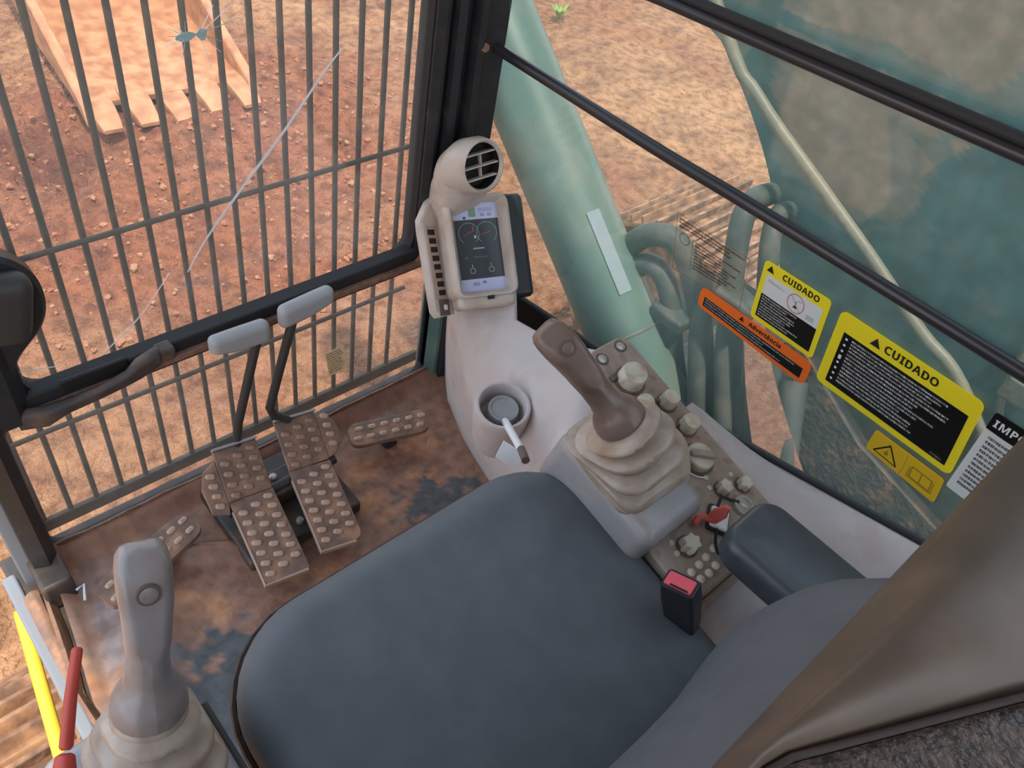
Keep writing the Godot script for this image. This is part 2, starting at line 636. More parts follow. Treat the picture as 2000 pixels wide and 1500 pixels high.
func cab_shell() -> void:
	# floor slab, roof and rear wall
	struct("floor", rbox(Vector3(1.02, 0.06, 1.96), 0.004, Vector3(0.49, -0.036, -0.06)), M.rusty_black)
	struct("ceiling", rbox(Vector3(1.16, 0.05, 2.0), 0.02, Vector3(0.45, 1.69, -0.06)), M.headliner)  # unseen roof, widened over the doorway to keep the sun off the seat
	var back := struct("wall_back", rbox(Vector3(1.02, 0.72, 0.04), 0.01, Vector3(0.49, 0.36, 0.92)), M.wall_grey)
	part("post", rbox(Vector3(0.07, 0.95, 0.05), 0.01, Vector3(0.02, 1.19, 0.92)), M.black_metal, back)
	part("post", rbox(Vector3(0.07, 0.95, 0.05), 0.01, Vector3(0.95, 1.19, 0.92)), M.black_metal, back)

	# right-hand wall under and over its window
	var pw := PackedVector2Array([Vector2(-1.0, 0.0), Vector2(0.9, 0.0), Vector2(0.9, gasket_y(0.9) - 0.004)])
	for i in 12:
		var z := 0.9 - (i + 1) * 1.9 / 12.0
		pw.append(Vector2(z, gasket_y(z) - 0.004))
	struct("wall_right", prism(pw, 0.014).bent(func(p): return Vector3(0.974 - 0.12 * (p.y - 0.63) + p.z, p.y, p.x)), M.black_metal)
	struct("wall_right", prism(PackedVector2Array([Vector2(-1.0, 1.56), Vector2(0.9, 1.56), Vector2(0.9, 1.66), Vector2(-1.0, 1.66)]), 0.03).bent(func(p): return Vector3(0.985 - 0.12 * (p.y - 0.63) + p.z, p.y, p.x)), M.wall_grey)

	# low panel and post added out of view to cut door light on the seat; ahead of it the doorway is open
	var wl := struct("added_wall_left", rbox(Vector3(0.03, 1.0, 1.16), 0.008, Vector3(-0.105, 0.5, 0.34)), M.wall_grey)
	part("post", rbox(Vector3(0.03, 1.66, 0.09), 0.008, Vector3(-0.105, 0.83, -0.2)), M.wall_grey, wl)

	# front: a tall upper pane, a rail, a low pane
	var w1 := struct("window_1", hoop(rr_at(0.112, 0.813, 0.402, 1.56, 0.045), rr_at(0.03, 0.9, 0.36, 1.64, 0.05), -1.012, -0.982), M.black_rubber, 30.0)
	part("pane", rbox(Vector3(0.74, 1.2, 0.005), 0.001, Vector3(0.4625, 0.98, -1.0), 1), M.glass_front, w1)
	cracks(w1)
	var w2 := struct("window_2", hoop(rr_at(0.066, 0.884, 0.008, 0.372, 0.035), rr_at(0.02, 0.95, -0.03, 0.395, 0.04), -1.014, -0.99), M.black_rubber, 30.0)
	part("pane", rbox(Vector3(0.84, 0.385, 0.005), 0.001, Vector3(0.475, 0.19, -1.004), 1), M.glass_front, w2)
	var rail := struct("trim_1", rbox(Vector3(0.9, 0.026, 0.03), 0.004, Vector3(0.47, 0.409, -0.982)), M.black_rubber)
	part("dusty_ledge", rbox(Vector3(0.9, 0.013, 0.044), 0.003, Vector3(0.47, 0.3915, -0.981)), M.dusty_brown, rail)
	part("lower_lip", rbox(Vector3(0.9, 0.014, 0.026), 0.003, Vector3(0.47, 0.378, -0.985)), M.black_metal, rail)
	part("bracket", tube([Vector3(0.79, 0.392, -0.968), Vector3(0.812, 0.394, -0.966), Vector3(0.826, 0.414, -0.962), Vector3(0.842, 0.422, -0.958)], 0.006, 8), M.dusty_brown, rail)
	part("rail_end", rbox(Vector3(0.035, 0.03, 0.02), 0.004, Vector3(0.845, 0.4, -0.962)), M.rusty_black, rail)

	# corner post at the front right: a grooved black channel
	var pr := struct("trim_2", xz_post(PackedVector2Array([Vector2(0.815, -1.02), Vector2(0.815, -0.976), Vector2(0.83, -0.97), Vector2(0.838, -0.972), Vector2(0.84, -0.985), Vector2(0.848, -0.985), Vector2(0.85, -0.966), Vector2(0.864, -0.962), Vector2(0.868, -0.978), Vector2(0.886, -0.978), Vector2(0.89, -0.958), Vector2(0.9, -0.955), Vector2(0.91, -0.96), Vector2(0.944, -0.952), Vector2(0.952, -0.962), Vector2(0.952, -1.02)]), 0.40, 1.66), M.pillar_black, 25.0)
	part("lower_post", xz_post(PackedVector2Array([Vector2(0.884, -1.02), Vector2(0.884, -0.99), Vector2(0.9, -0.972), Vector2(0.93, -0.968), Vector2(0.985, -0.968), Vector2(0.985, -1.02)]), 0.0, 0.4), M.teal_paint, pr, 25.0)
	part("inner_edge", xz_post(PackedVector2Array([Vector2(0.908, -0.985), Vector2(0.908, -0.962), Vector2(0.945, -0.956), Vector2(0.96, -0.985)]), 0.0, 0.4), M.black_metal, pr, 25.0)

	# corner post at the front left with its bulging black cover
	var pl := struct("trim_3", xz_post(PackedVector2Array([Vector2(0.022, -1.02), Vector2(0.022, -0.94), Vector2(0.045, -0.93), Vector2(0.062, -0.95), Vector2(0.068, -1.02)]), 0.0, 0.4), M.pillar_black, 25.0)
	part("upper_post", xz_post(PackedVector2Array([Vector2(0.03, -1.02), Vector2(0.03, -0.95), Vector2(0.09, -0.95), Vector2(0.112, -0.975), Vector2(0.112, -1.02)]), 0.39, 1.66), M.pillar_black, pl, 25.0)
	var cov := PackedVector2Array()
	for q in curve([Vector3(0.03, 0.40, 0), Vector3(0.104, 0.405, 0), Vector3(0.104, 0.46, 0), Vector3(0.118, 0.498, 0), Vector3(0.158, 0.54, 0), Vector3(0.173, 0.585, 0), Vector3(0.166, 0.635, 0), Vector3(0.13, 0.675, 0), Vector3(0.06, 0.69, 0), Vector3(0.03, 0.69, 0)], 5):
		cov.append(Vector2(q.x, q.y))
	part("latch_cover", prism(cov, 0.035, 0.006).moved(T(Vector3(0, 0, -0.998))), M.black_plastic, pl, 30.0)
	part("latch_knob", rbox(Vector3(0.1, 0.11, 0.05), 0.024, Vector3.ZERO, 4, 3).moved(Transform3D(Basis(Vector3.BACK, -0.25), Vector3(0.104, 0.605, -0.955))), M.dark_steel, pl, 60.0)
	part("outer_skin", rbox(Vector3(0.022, 0.5, 0.05), 0.004, Vector3(0.012, 0.22, -0.985)), M.sill_paint, pl)
	part("post_foot", rbox(Vector3(0.05, 0.07, 0.12), 0.008, Vector3(0.04, 0.03, -0.95)), M.rusty_black, pl)

	# sill on the door side
	var sill := struct("trim_4", rbox(Vector3(0.022, 0.045, 1.9), 0.005, Vector3(-0.018, -0.012, -0.04)), M.sill_paint)
	part("sill_edge", tube([Vector3(-0.026, -0.05, -0.95), Vector3(-0.05, -0.05, -0.78), Vector3(-0.078, -0.05, -0.58), Vector3(-0.1, -0.05, -0.3)], 0.011, 10), M.yellow_paint, sill)

	# right-hand window: pane, black gasket along its foot
	var w3 := struct("window_3", tube(range(0, 20).map(func(i): var z: float = -0.98 + i * 0.095; return win(z, gasket_y(z), -0.002)), 0.008, 8), M.black_rubber, 60.0)
	var pp := PackedVector2Array()
	for p in pw:
		if p.y > 0.05: pp.append(p)
	pp.append(Vector2(-1.0, 1.58))
	pp.append(Vector2(0.9, 1.58))
	part("pane", prism(pp, 0.005).bent(func(p): return win(p.x, p.y, -p.z)), M.glass_side, w3)

	# light grey ledge between the console and the window
	var rings := []
	for i in 15:
		var z := -0.36 + i * 0.05
		var y0 := 0.483 - 0.2212 * (z + 0.17) - 0.014
		var g := gasket_y(z)
		var o := win(z, g, 0.004)
		var yi := minf(y0, g + 0.2)
		rings.append(PackedVector3Array([Vector3(0.866, yi - 0.12, z), Vector3(0.866, yi, z), Vector3(0.885, yi + 0.004, z), Vector3(lerpf(0.885, o.x, 0.5), lerpf(yi, g, 0.5) + 0.014, z), Vector3(o.x - 0.014, g + 0.008, z), Vector3(o.x, g, z), Vector3(o.x + 0.004, g - 0.1, z)]))
	struct("trim_5", loft(rings), M.console_plastic, 60.0)

func strip(path: Array, w: float, n: Vector3, z_off: float) -> Sh:
	# a thin raised strip along a path on a plane facing n, w wide at the middle, pointed at the ends
	var rings := []
	for i in path.size():
		var t1: Vector3 = (path[mini(i + 1, path.size() - 1)] - path[maxi(i - 1, 0)]).normalized()
		var side := t1.cross(n).normalized()
		var f: float = w * (0.35 + 0.65 * sin(PI * clampf(i / float(path.size() - 1), 0.03, 0.97))) * 0.5
		var p: Vector3 = path[i] + n * z_off
		rings.append(PackedVector3Array([p - side * f, p + n * 0.0006, p + side * f, p - n * 0.0004]))
	return loft(rings)

func cracks(w: Node3D) -> void:
	var z := -0.996
	var n := Vector3.BACK
	# the long white crack across the upper pane, then its fainter tail
	part("crack", strip(curve([Vector3(0.6577, 0.8354, z), Vector3(0.6255, 0.8036, z), Vector3(0.5568, 0.7251, z), Vector3(0.4868, 0.6526, z), Vector3(0.4207, 0.5808, z), Vector3(0.38, 0.525, z)], 6), 0.005, n, 0.0), M.crack_white, w)
	part("crack", strip(curve([Vector3(0.352, 0.5355, z), Vector3(0.3, 0.475, z), Vector3(0.24, 0.43, z), Vector3(0.212, 0.404, z)], 5), 0.0024, n, 0.0), M.crack_white, w)
	part("crack", strip(curve([Vector3(0.114, 0.448, z), Vector3(0.14, 0.44, z), Vector3(0.166, 0.432, z)], 4), 0.002, n, 0.0), M.crack_white, w)
	# the star where something struck the glass
	var at := Vector3(0.4245, 0.8915, z)
	for q in [[at, 0.013, 0.0065], [at + Vector3(0.021, -0.001, 0), 0.008, 0.007]]:
		var blot := PackedVector2Array()
		for i in 11:
			var r: float = 0.75 + rng.randf() * 0.45
			blot.append(Vector2(q[0].x + cos(TAU * i / 11.0) * q[1] * r, q[0].y + sin(TAU * i / 11.0) * q[2] * r))
		part("chip", prism(blot, 0.0012).moved(T(Vector3(0, 0, z - 0.0008))), M.crack_teal, w)
	for k in 13:
		var a := k / 13.0 * TAU + rng.randf() * 0.3
		var d := Vector3(cos(a), sin(a), 0)
		var l := (0.03 + rng.randf() * 0.03) if d.x > 0.2 else 0.014 + rng.randf() * 0.03
		var o := at + Vector3(0.018, 0, 0) if d.x > 0.2 else at
		part("crack", strip([o + d * 0.004, o + d * l * 0.5, o + d * l], 0.0012, n, 0.0), M.crack_white if k % 3 else M.crack_teal, w)

# ---------------------------------------------------------------- outside the cab
func soft(a: float, b: float, x: float) -> float:
	return smoothstep(a, b, x)

func outside() -> void:
	var n1 := noise(101, 0.9, 4)
	var n2 := noise(102, 4.5, 4)
	var n3 := noise(103, 0.45, 3)
	var lin := func(c: Color) -> Color: return c.srgb_to_linear()
	var tan_soil: Color = lin.call(rgb(164, 119, 88))
	var straw: Color = lin.call(rgb(184, 140, 103))
	var red_soil: Color = lin.call(rgb(152, 94, 66))
	var dark_red: Color = lin.call(rgb(112, 68, 50))
	var nx := 236
	var nz := 214
	var s := Sh.new()
	for j in nz + 1:
		for i in nx + 1:
			var x := -0.9 + i * 0.033
			var z := -7.9 + j * 0.033
			var dug := soft(1.5, 0.7, Vector2((x - 1.45) * 0.75, (z + 3.75) * 1.0).length() + n1.get_noise_2d(x, z) * 0.35)
			var pit := soft(0.5, 0.1, Vector2((x - 0.98) * 1.4, z + 4.15).length() + n2.get_noise_2d(x, z) * 0.12)
			var h := n1.get_noise_2d(x, z) * 0.05 + n2.get_noise_2d(x, z) * 0.022
			h += dug * (0.015 + absf(n2.get_noise_2d(x * 1.7 + 9.0, z * 1.7)) * 0.07) - pit * 0.16
			# wheel-like furrows that run ahead of the right track
			s.v.append(Vector3(x, -1.2 + h, z))
			var c := tan_soil.lerp(straw, soft(-0.15, 0.35, n3.get_noise_2d(x, z) + n2.get_noise_2d(z, x) * 0.3))
			c = c.lerp(red_soil, clampf(dug * 0.9 + soft(0.1, 0.45, n1.get_noise_2d(x + 40.0, z)) * 0.45, 0, 1))
			c = c.lerp(dark_red, clampf(pit * 0.9 + dug * soft(0.12, 0.4, n2.get_noise_2d(x + 7.0, z * 0.9)) * 0.8, 0, 1))
			c = c.lerp(dark_red, 0.38 * soft(0.08, 0.4, n2.get_noise_2d(x * 0.45 + 20.0, z * 1.5)) + 0.25 * soft(0.1, 0.4, n1.get_noise_2d(x * 1.3, z * 2.5 + 11.0)))
			s.c.append(c)
	for j in nz:
		for i in nx:
			var a := j * (nx + 1) + i
			s.t.append_array(PackedInt32Array([a, a + 1, a + nx + 2, a, a + nx + 2, a + nx + 1]))
	var g := part("ground", s, M.ground_soil, self, 180.0, Vector3.UP)
	g.set_meta("kind", "structure")
	var far := Sh.new()
	far.v = PackedVector3Array([Vector3(-60, -1.45, -60), Vector3(60, -1.45, -60), Vector3(60, -1.45, 60), Vector3(-60, -1.45, 60)])
	far.t = PackedInt32Array([0, 1, 2, 0, 2, 3])
	for i in 4: far.c.append(tan_soil.lerp(straw, 0.5))
	part("open_ground", far, M.ground_soil, g, 180.0, Vector3.UP)

	# loose clods
	var lump := lathe([[0.0, -0.5], [0.42, -0.3], [0.52, 0.05], [0.33, 0.38], [0.0, 0.46]], 6)
	lump.bent(func(p): return p + Vector3(n1.get_noise_3dv(p * 3.0), n2.get_noise_3dv(p * 1.0), n1.get_noise_3dv(p * 4.0 + Vector3.ONE)) * 0.35)
	var mm := MultiMesh.new()
	mm.transform_format = MultiMesh.TRANSFORM_3D
	mm.use_colors = true
	mm.mesh = fin(lump, 30.0)
	mm.instance_count = 3600
	for k in 3600:
		var p := Vector2.ZERO
		if k < 2800:
			var a := rng.randf() * TAU
			var r := sqrt(rng.randf()) * 1.35
			p = Vector2(1.45 + cos(a) * r * 1.2, -3.75 + sin(a) * r)
		else:
			p = Vector2(rng.randf_range(-0.8, 5.5), rng.randf_range(-6.5, -1.6))
		var i := clampi(int((p.x + 0.9) / 0.033), 0, nx)
		var j := clampi(int((p.y + 7.9) / 0.033), 0, nz)
		var y := s.v[j * (nx + 1) + i].y
		var q := rng.randf()
		var sc := (0.007 + q * q * q * q * 0.032) * (1.0 if k < 2800 else 0.65)
		mm.set_instance_transform(k, Transform3D(Basis.from_euler(Vector3(rng.randf() * 6.0, rng.randf() * 6.0, rng.randf() * 6.0)).scaled(Vector3(sc, sc * 0.7, sc * rng.randf_range(0.7, 1.2))), Vector3(p.x, y + sc * 0.15, p.y)))
		mm.set_instance_color(k, red_soil.lerp(tan_soil, rng.randf()).lerp(straw, 0.04 if k < 2800 else 0.5))
	var cl := MultiMeshInstance3D.new()
	cl.name = "soil_clods"
	cl.multimesh = mm
	cl.material_override = M.clod_soil
	add_child(cl)
	tag(cl, "loose crumbs and lumps of red soil scattered on the ground ahead of the cab", "soil", "", "stuff")

	# a small green weed
	var weed := Sh.new()
	for k in 9:
		var a := k * 0.7
		var b := Vector3(4.86, -1.19, -4.36)
		var d := Vector3(cos(a), 1.3, sin(a)).normalized()
		var sd := d.cross(Vector3.UP).normalized() * 0.018
		var e := b + d * rng.randf_range(0.1, 0.17)
		var m := b.lerp(e, 0.5) + Vector3(0, 0.015, 0)
		weed.add(loft([PackedVector3Array([b - sd * 0.3, b + Vector3(0, 0.004, 0), b + sd * 0.3, b - Vector3(0, 0.002, 0)]), PackedVector3Array([m - sd, m + Vector3(0, 0.004, 0), m + sd, m - Vector3(0, 0.002, 0)]), PackedVector3Array([e - sd * 0.1, e + Vector3(0, 0.001, 0), e + sd * 0.1, e - Vector3(0, 0.001, 0)])]))
	tag(part("weed", weed, M.leaf_green, self, 38.0, Vector3.ZERO, Vector3(4.86, -1.2, -4.36)), "small green weed growing alone in the dry soil beyond the teal tube", "plant")

	bucket()
	track("crawler_track", Vector3(0.05, -1.2, 0.0), -0.72, "dusty brown crawler track under the open side of the cab")
	track("crawler_track", Vector3(2.62, -1.2, 0.0), -1.28, "dusty tan crawler track on the far side, seen past the hoses")

func bucket() -> void:
	var b := thing("excavator_bucket", "mud-stained excavator bucket lying open on the red ground ahead of the guard bars", "bucket", Vector3(1.27, -1.17, -4.3))
	var x0 := 1.27
	var x1 := 2.13
	# shell profile in (z, y): lip, floor, curved back
	var prof := [Vector2(-4.33, -1.168), Vector2(-4.8, -1.15), Vector2(-5.25, -1.12), Vector2(-5.6, -1.02), Vector2(-5.85, -0.82), Vector2(-5.98, -0.55), Vector2(-5.98, -0.25), Vector2(-5.85, 0.0)]
	var rings := []
	for k in prof.size():
		var p: Vector2 = prof[k]
		var d: Vector2 = (prof[mini(k + 1, 7)] - prof[maxi(k - 1, 0)]).normalized()
		var n := Vector2(d.y, -d.x) * 0.03
		rings.append(PackedVector3Array([Vector3(x0, p.y, p.x), Vector3(x1, p.y, p.x), Vector3(x1, p.y + n.y, p.x + n.x), Vector3(x0, p.y + n.y, p.x + n.x)]))
	part("bucket_shell", loft(rings), M.bucket_steel, b, 50.0)
	for k in 3:
		part("wear_strip", rbox(Vector3(x1 - x0 - 0.04, 0.012, 0.03), 0.004, Vector3((x0 + x1) * 0.5, -1.147 + k * 0.004, -4.62 - k * 0.16)), M.bucket_steel, b)
	for sd in 2:
		var x: float = x0 if sd == 0 else x1
		var pl := PackedVector2Array([Vector2(-4.33, -1.19), Vector2(-4.3, -1.1), Vector2(-4.6, -1.0), Vector2(-5.0, -0.86), Vector2(-5.35, -0.6), Vector2(-5.6, -0.25), Vector2(-5.85, 0.02), Vector2(-6.02, -0.25), Vector2(-6.02, -0.56), Vector2(-5.88, -0.84), Vector2(-5.62, -1.05), Vector2(-5.26, -1.15)])
		var sp := part("side_plate", prism(pl, 0.04, 0.006).bent(func(p): return Vector3(x + (p.z - 0.04 if sd == 0 else p.z), p.y, p.x)), M.bucket_steel, b)
		part("side_cutter", prism(PackedVector2Array([Vector2(-4.2, -1.2), Vector2(-4.24, -1.1), Vector2(-4.6, -0.98), Vector2(-5.0, -0.84), Vector2(-5.0, -0.9), Vector2(-4.6, -1.06)]), 0.055, 0.008).bent(func(p): return Vector3(x + (p.z - 0.06 if sd == 0 else p.z - 0.005), p.y, p.x)), M.bucket_steel, sp)
	for k in 5:
		var x := lerpf(1.31, 2.09, k / 4.0)
		var dy := -0.02 if k == 2 else 0.0
		var w := 0.073
		var r := []
		for q in [[-4.46, w * 0.9, 0.035], [-4.34, w, 0.05], [-4.26, w * 0.95, 0.047], [-4.15, w * 0.82, 0.028], [-4.105, w * 0.7, 0.01]]:
			var pr := PackedVector3Array()
			for p in ring_rr(q[1] * 2.0, q[2] * 2.0, 0.012, 3): pr.append(Vector3(x + p.x, -1.165 + dy + p.y + (q[0] + 4.42) * -0.05, q[0]))
			r.append(pr)
		part("tooth", loft(r), M.bucket_steel, b, 40.0)
	b.position.y += 0.05
	b.rotation.y = -0.07

func track(nm: String, at: Vector3, front: float, label: String) -> void:
	# front: z of the idler's axis; the belt is 0.9 high
	var t := thing(nm, label, "crawler track", Vector3(at.x, at.y, front + 0.6))
	var R := 0.42
	var shoe := rbox(Vector3(0.62, 0.022, 0.162), 0.006, Vector3.ZERO, 1)
	for k in 3:
		shoe.add(rbox(Vector3(0.62, 0.03, 0.014), 0.004, Vector3(0, 0.024, -0.062 + k * 0.058), 1))
	var sm := fin(shoe, 30.0)
	var zc := front
	var yc := at.y + 0.45
	var L := 2.2
	var step := 0.172
	var per := TAU * 0.5 * R
	var d := 0.0
	while d < L * 2.0 + per:
		var p := Vector3.ZERO
		var n := Vector3.UP
		if d < L:
			p = Vector3(at.x, yc + R, zc + L - d)
		elif d < L + per:
			var a := (d - L) / R
			n = Vector3(0, cos(a), -sin(a))
			p = Vector3(at.x, yc, zc) + n * R
		else:
			n = Vector3.DOWN
			p = Vector3(at.x, yc - R, zc + (d - L - per))
		place("track_shoe", sm, M.track_steel, Transform3D(Basis(Vector3.RIGHT, n, Vector3.RIGHT.cross(n)), p), t)
		d += step
	part("track_frame", rbox(Vector3(0.3, 0.5, L), 0.05, Vector3(at.x, yc, zc + L * 0.5)), M.deck_dirt, t)
	part("idler_wheel", lathe([[0.0, -0.1], [0.36, -0.1], [0.385, -0.05], [0.385, 0.05], [0.36, 0.1], [0.0, 0.1]], 24, Transform3D(Basis(Vector3.UP, Vector3.RIGHT, Vector3.FORWARD), Vector3(at.x, yc, zc))), M.track_steel, t)

func window_guard() -> void:
	var g := thing("window_guard", "dull steel grille of upright bars bolted outside the front window", "guard", Vector3(0.47, -0.06, -1.1))
	var z := -1.1
	var h := 1.9
	for k in 17:
		var x := 0.075 + k * 0.0491
		part("upright_bar", tube([Vector3(x, -0.05, z), Vector3(x, h - 0.05, z)], 0.0052, 8), M.bar_steel, g)
	for y in [0.203, 0.562, 0.985, 1.34, 1.64]:
		part("cross_bar", tube([Vector3(0.06, y, z + 0.008), Vector3(0.89, y, z + 0.008)], 0.0048, 8), M.bar_steel, g)
	part("bottom_bar", rbox(Vector3(0.92, 0.032, 0.012), 0.003, Vector3(0.49, -0.046, z + 0.002)), M.bar_steel, g)
	for x in [0.3, 0.68, 0.9]:
		part("mounting_tab", rbox(Vector3(0.035, 0.045, 0.01), 0.003, Vector3(x, -0.075, z + 0.03)), M.bar_steel, g)

# ---------------------------------------------------------------- machinery beside the cab
func boom_side() -> void:
	var lin := func(c: Color) -> Color: return c.srgb_to_linear()
	var teal: Color = lin.call(rgb(58, 102, 109))
	var patch_tone: Color = lin.call(rgb(142, 130, 120))  # grey-brown tone inside the outlined patches
	var worn: Color = lin.call(rgb(84, 110, 112))
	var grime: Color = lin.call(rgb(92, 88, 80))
	var n1 := noise(201, 5.0, 4)
	var n2 := noise(202, 18.0, 3)
	# boom: a deep box beam that rises ahead of its foot; side plate outline in (z, y)
	var lower := curve([Vector3(-1.55, 1.55, 0), Vector3(-1.2, 1.08, 0), Vector3(-0.95, 0.815, 0), Vector3(-0.85, 0.76, 0), Vector3(-0.713, 0.648, 0), Vector3(-0.616, 0.537, 0), Vector3(-0.52, 0.38, 0), Vector3(-0.40, 0.16, 0), Vector3(-0.25, -0.06, 0)], 6)
	var upper := curve([Vector3(-0.85, 2.3, 0), Vector3(-0.5, 1.85, 0), Vector3(-0.2, 1.55, 0), Vector3(0.1, 1.25, 0), Vector3(0.35, 0.95, 0), Vector3(0.5, 0.6, 0), Vector3(0.55, 0.3, 0), Vector3(0.5, 0.05, 0), Vector3(0.4, -0.06, 0)], 6)
	var b := thing("boom", "patchy teal boom of the excavator rising beside the right-hand window", "boom", Vector3(1.75, -0.12, 0.0))
	var patch := PackedVector2Array([Vector2(-0.733, 0.742), Vector2(-0.76, 0.841), Vector2(-0.564, 0.858), Vector2(-0.374, 0.873), Vector2(-0.3, 0.868), Vector2(-0.439, 0.795), Vector2(-0.36, 0.754), Vector2(-0.368, 0.666), Vector2(-0.388, 0.638), Vector2(-0.497, 0.622), Vector2(-0.615, 0.657)])
	var upper_patch := PackedVector2Array([Vector2(-0.8, 1.0), Vector2(-0.756, 0.868), Vector2(-0.582, 0.896), Vector2(-0.366, 0.91), Vector2(-0.346, 0.96), Vector2(-0.38, 1.3), Vector2(-0.7, 1.5)])
	var small_patch := PackedVector2Array([Vector2(-0.386, 0.817), Vector2(-0.344, 0.821), Vector2(-0.343, 0.788)])
	var m := lower.size() - 1
	var s := Sh.new()
	var across := 120
	var along := m * 4
	for j in along + 1:
		var f := j / 4.0
		var k := mini(int(f), m - 1)
		var lo: Vector3 = lower[k].lerp(lower[k + 1], f - k)
		var up: Vector3 = upper[k].lerp(upper[k + 1], f - k)
		for i in across + 1:
			var q := lo.lerp(up, i / float(across))
			s.v.append(Vector3(1.45, q.y, q.x))
			var p := Vector2(q.x, q.y) + Vector2(n1.get_noise_2d(q.x, q.y), n1.get_noise_2d(q.y + 5.0, q.x)) * 0.02
			var c := teal.lerp(worn, clampf(0.5 + n2.get_noise_2d(q.x, q.y * 0.5), 0, 1))
			if Geometry2D.is_point_in_polygon(p, patch) or Geometry2D.is_point_in_polygon(p, upper_patch) or Geometry2D.is_point_in_polygon(p, small_patch):
				c = patch_tone.lerp(worn, clampf(0.1 + n2.get_noise_2d(q.x * 0.6, q.y * 1.6) * 0.6, 0, 1))
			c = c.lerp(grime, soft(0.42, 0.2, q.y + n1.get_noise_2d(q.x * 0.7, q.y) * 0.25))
			s.c.append(c)
	var w := across + 1
	for j in along:
		for i in across:
			var a := j * w + i
			s.t.append_array(PackedInt32Array([a, a + 1, a + w + 1, a, a + w + 1, a + w]))
	part("side_plate", s, M.boom_paint, b, 180.0, Vector3.LEFT)
	var ring := PackedVector2Array()
	for p in lower: ring.append(Vector2(p.x, p.y))
	for i in upper.size(): ring.append(Vector2(upper[upper.size() - 1 - i].x, upper[upper.size() - 1 - i].y))
	part("box_beam", prism(ring, 0.56, 0.0).bent(func(p): return Vector3(1.455 + p.z, p.y, p.x)), M.teal_paint, b)
	# steel oil pipe that runs along the boom, with a clamp
	part("oil_pipe", tube(curve([Vector3(1.39, 1.5, -1.55), Vector3(1.39, 0.846, -0.86), Vector3(1.39, 0.741, -0.713), Vector3(1.39, 0.658, -0.528), Vector3(1.39, 0.593, -0.378), Vector3(1.39, 0.522, -0.227), Vector3(1.39, 0.48, -0.12), Vector3(1.4, 0.3, 0.1)], 5), 0.0125, 10), M.pipe, b)
	part("pipe_clamp", rbox(Vector3(0.06, 0.05, 0.06), 0.008, Vector3(1.415, 0.53, -0.04)), M.pipe, b)
	part("grease_line", tube(curve([Vector3(1.42, 0.38, 0.03), Vector3(1.43, 0.46, -0.05), Vector3(1.43, 0.62, -0.08), Vector3(1.43, 0.74, -0.03)], 5), 0.007, 6), M.pipe, b)

	# boom cylinder: the thick teal tube right of the corner post
	var c := thing("boom_cylinder", "thick pale teal hydraulic cylinder slanting up past the front right post", "cylinder", Vector3(1.25, -0.25, -0.3))
	var a0 := Vector3(1.25, -0.013, -0.50)
	var a1 := Vector3(1.25, 0.586, -1.215)
	var dr := (a1 - a0).normalized()
	part("barrel", tube([a0 - dr * 0.35, a0, a1, a1 + dr * 0.7], 0.09, 32), M.teal_paint, c, 50.0)
	var bead := []
	var bx := Vector3.RIGHT
	var by := dr.cross(bx).normalized()
	for i in 33:
		bead.append(a0.lerp(a1, 0.32) + (bx * cos(TAU * i / 32.0) + by * sin(TAU * i / 32.0)) * 0.0895)
	part("weld_bead", tube(bead, 0.0035, 6), M.pipe, c)
	part("glare_patch", rbox(Vector3(0.032, 0.19, 0.003), 0.001, Vector3.ZERO, 1).moved(Transform3D(Basis((Vector3(-0.3, 0.75, 0.5).cross(dr)).normalized(), dr, (Vector3(-0.3, 0.75, 0.5) - dr * dr.dot(Vector3(-0.3, 0.75, 0.5))).normalized()), a0.lerp(a1, 0.52) + (Vector3(-0.3, 0.75, 0.5) - dr * dr.dot(Vector3(-0.3, 0.75, 0.5))).normalized() * 0.0905)), M.pale_silver, c)  # thin pale slab standing in for glare on the barrel

	# hoses
	var H := "hydraulic hoses beside the cab"
	hose([Vector3(1.3, 0.20, -0.86), Vector3(1.3, 0.36, -0.815), Vector3(1.3, 0.425, -0.75), Vector3(1.31, 0.41, -0.69), Vector3(1.33, 0.3, -0.62), Vector3(1.35, 0.05, -0.5)], 0.026, "upper of two teal-grey hoses that loop out behind the thick teal cylinder", H)
	hose([Vector3(1.3, 0.16, -0.82), Vector3(1.3, 0.31, -0.785), Vector3(1.3, 0.345, -0.735), Vector3(1.3, 0.30, -0.68), Vector3(1.3, 0.18, -0.62), Vector3(1.32, -0.05, -0.5)], 0.024, "lower of two teal-grey hoses that loop out behind the thick teal cylinder", H)
	hose([Vector3(1.43, 0.565, -0.625), Vector3(1.36, 0.572, -0.622), Vector3(1.31, 0.54, -0.60), Vector3(1.3, 0.40, -0.55), Vector3(1.33, 0.15, -0.45), Vector3(1.36, -0.1, -0.35)], 0.023, "grey hose running down in front of the boom edge, nearer the cylinder", H)
	hose([Vector3(1.43, 0.555, -0.575), Vector3(1.38, 0.562, -0.57), Vector3(1.335, 0.53, -0.54), Vector3(1.33, 0.42, -0.49), Vector3(1.35, 0.2, -0.38), Vector3(1.38, -0.05, -0.28)], 0.02, "grey hose running down along the boom edge, nearer the boom", H)
	var hs := [[-0.56, 0.27, 0.024], [-0.5, 0.3, 0.022], [-0.36, 0.2, 0.028], [-0.28, 0.18, 0.028]]
	var hl := ["dark ribbed hose dropping below the orange sticker, nearest the cylinder", "dark hose dropping below the orange sticker, second from the cylinder", "dark hose curving down past the rusty flange on its rear side", "rearmost dark hose curving down into the shade by the cab foot"]
	for k in 4:
		var q: Array = hs[k]
		hose([Vector3(1.36, q[1] + 0.1, q[0] - 0.09), Vector3(1.3, q[1], q[0] - 0.02), Vector3(1.26, q[1] - 0.12, q[0] + 0.06), Vector3(1.2, q[1] - 0.3, q[0] + 0.18)], q[2], hl[k], H)
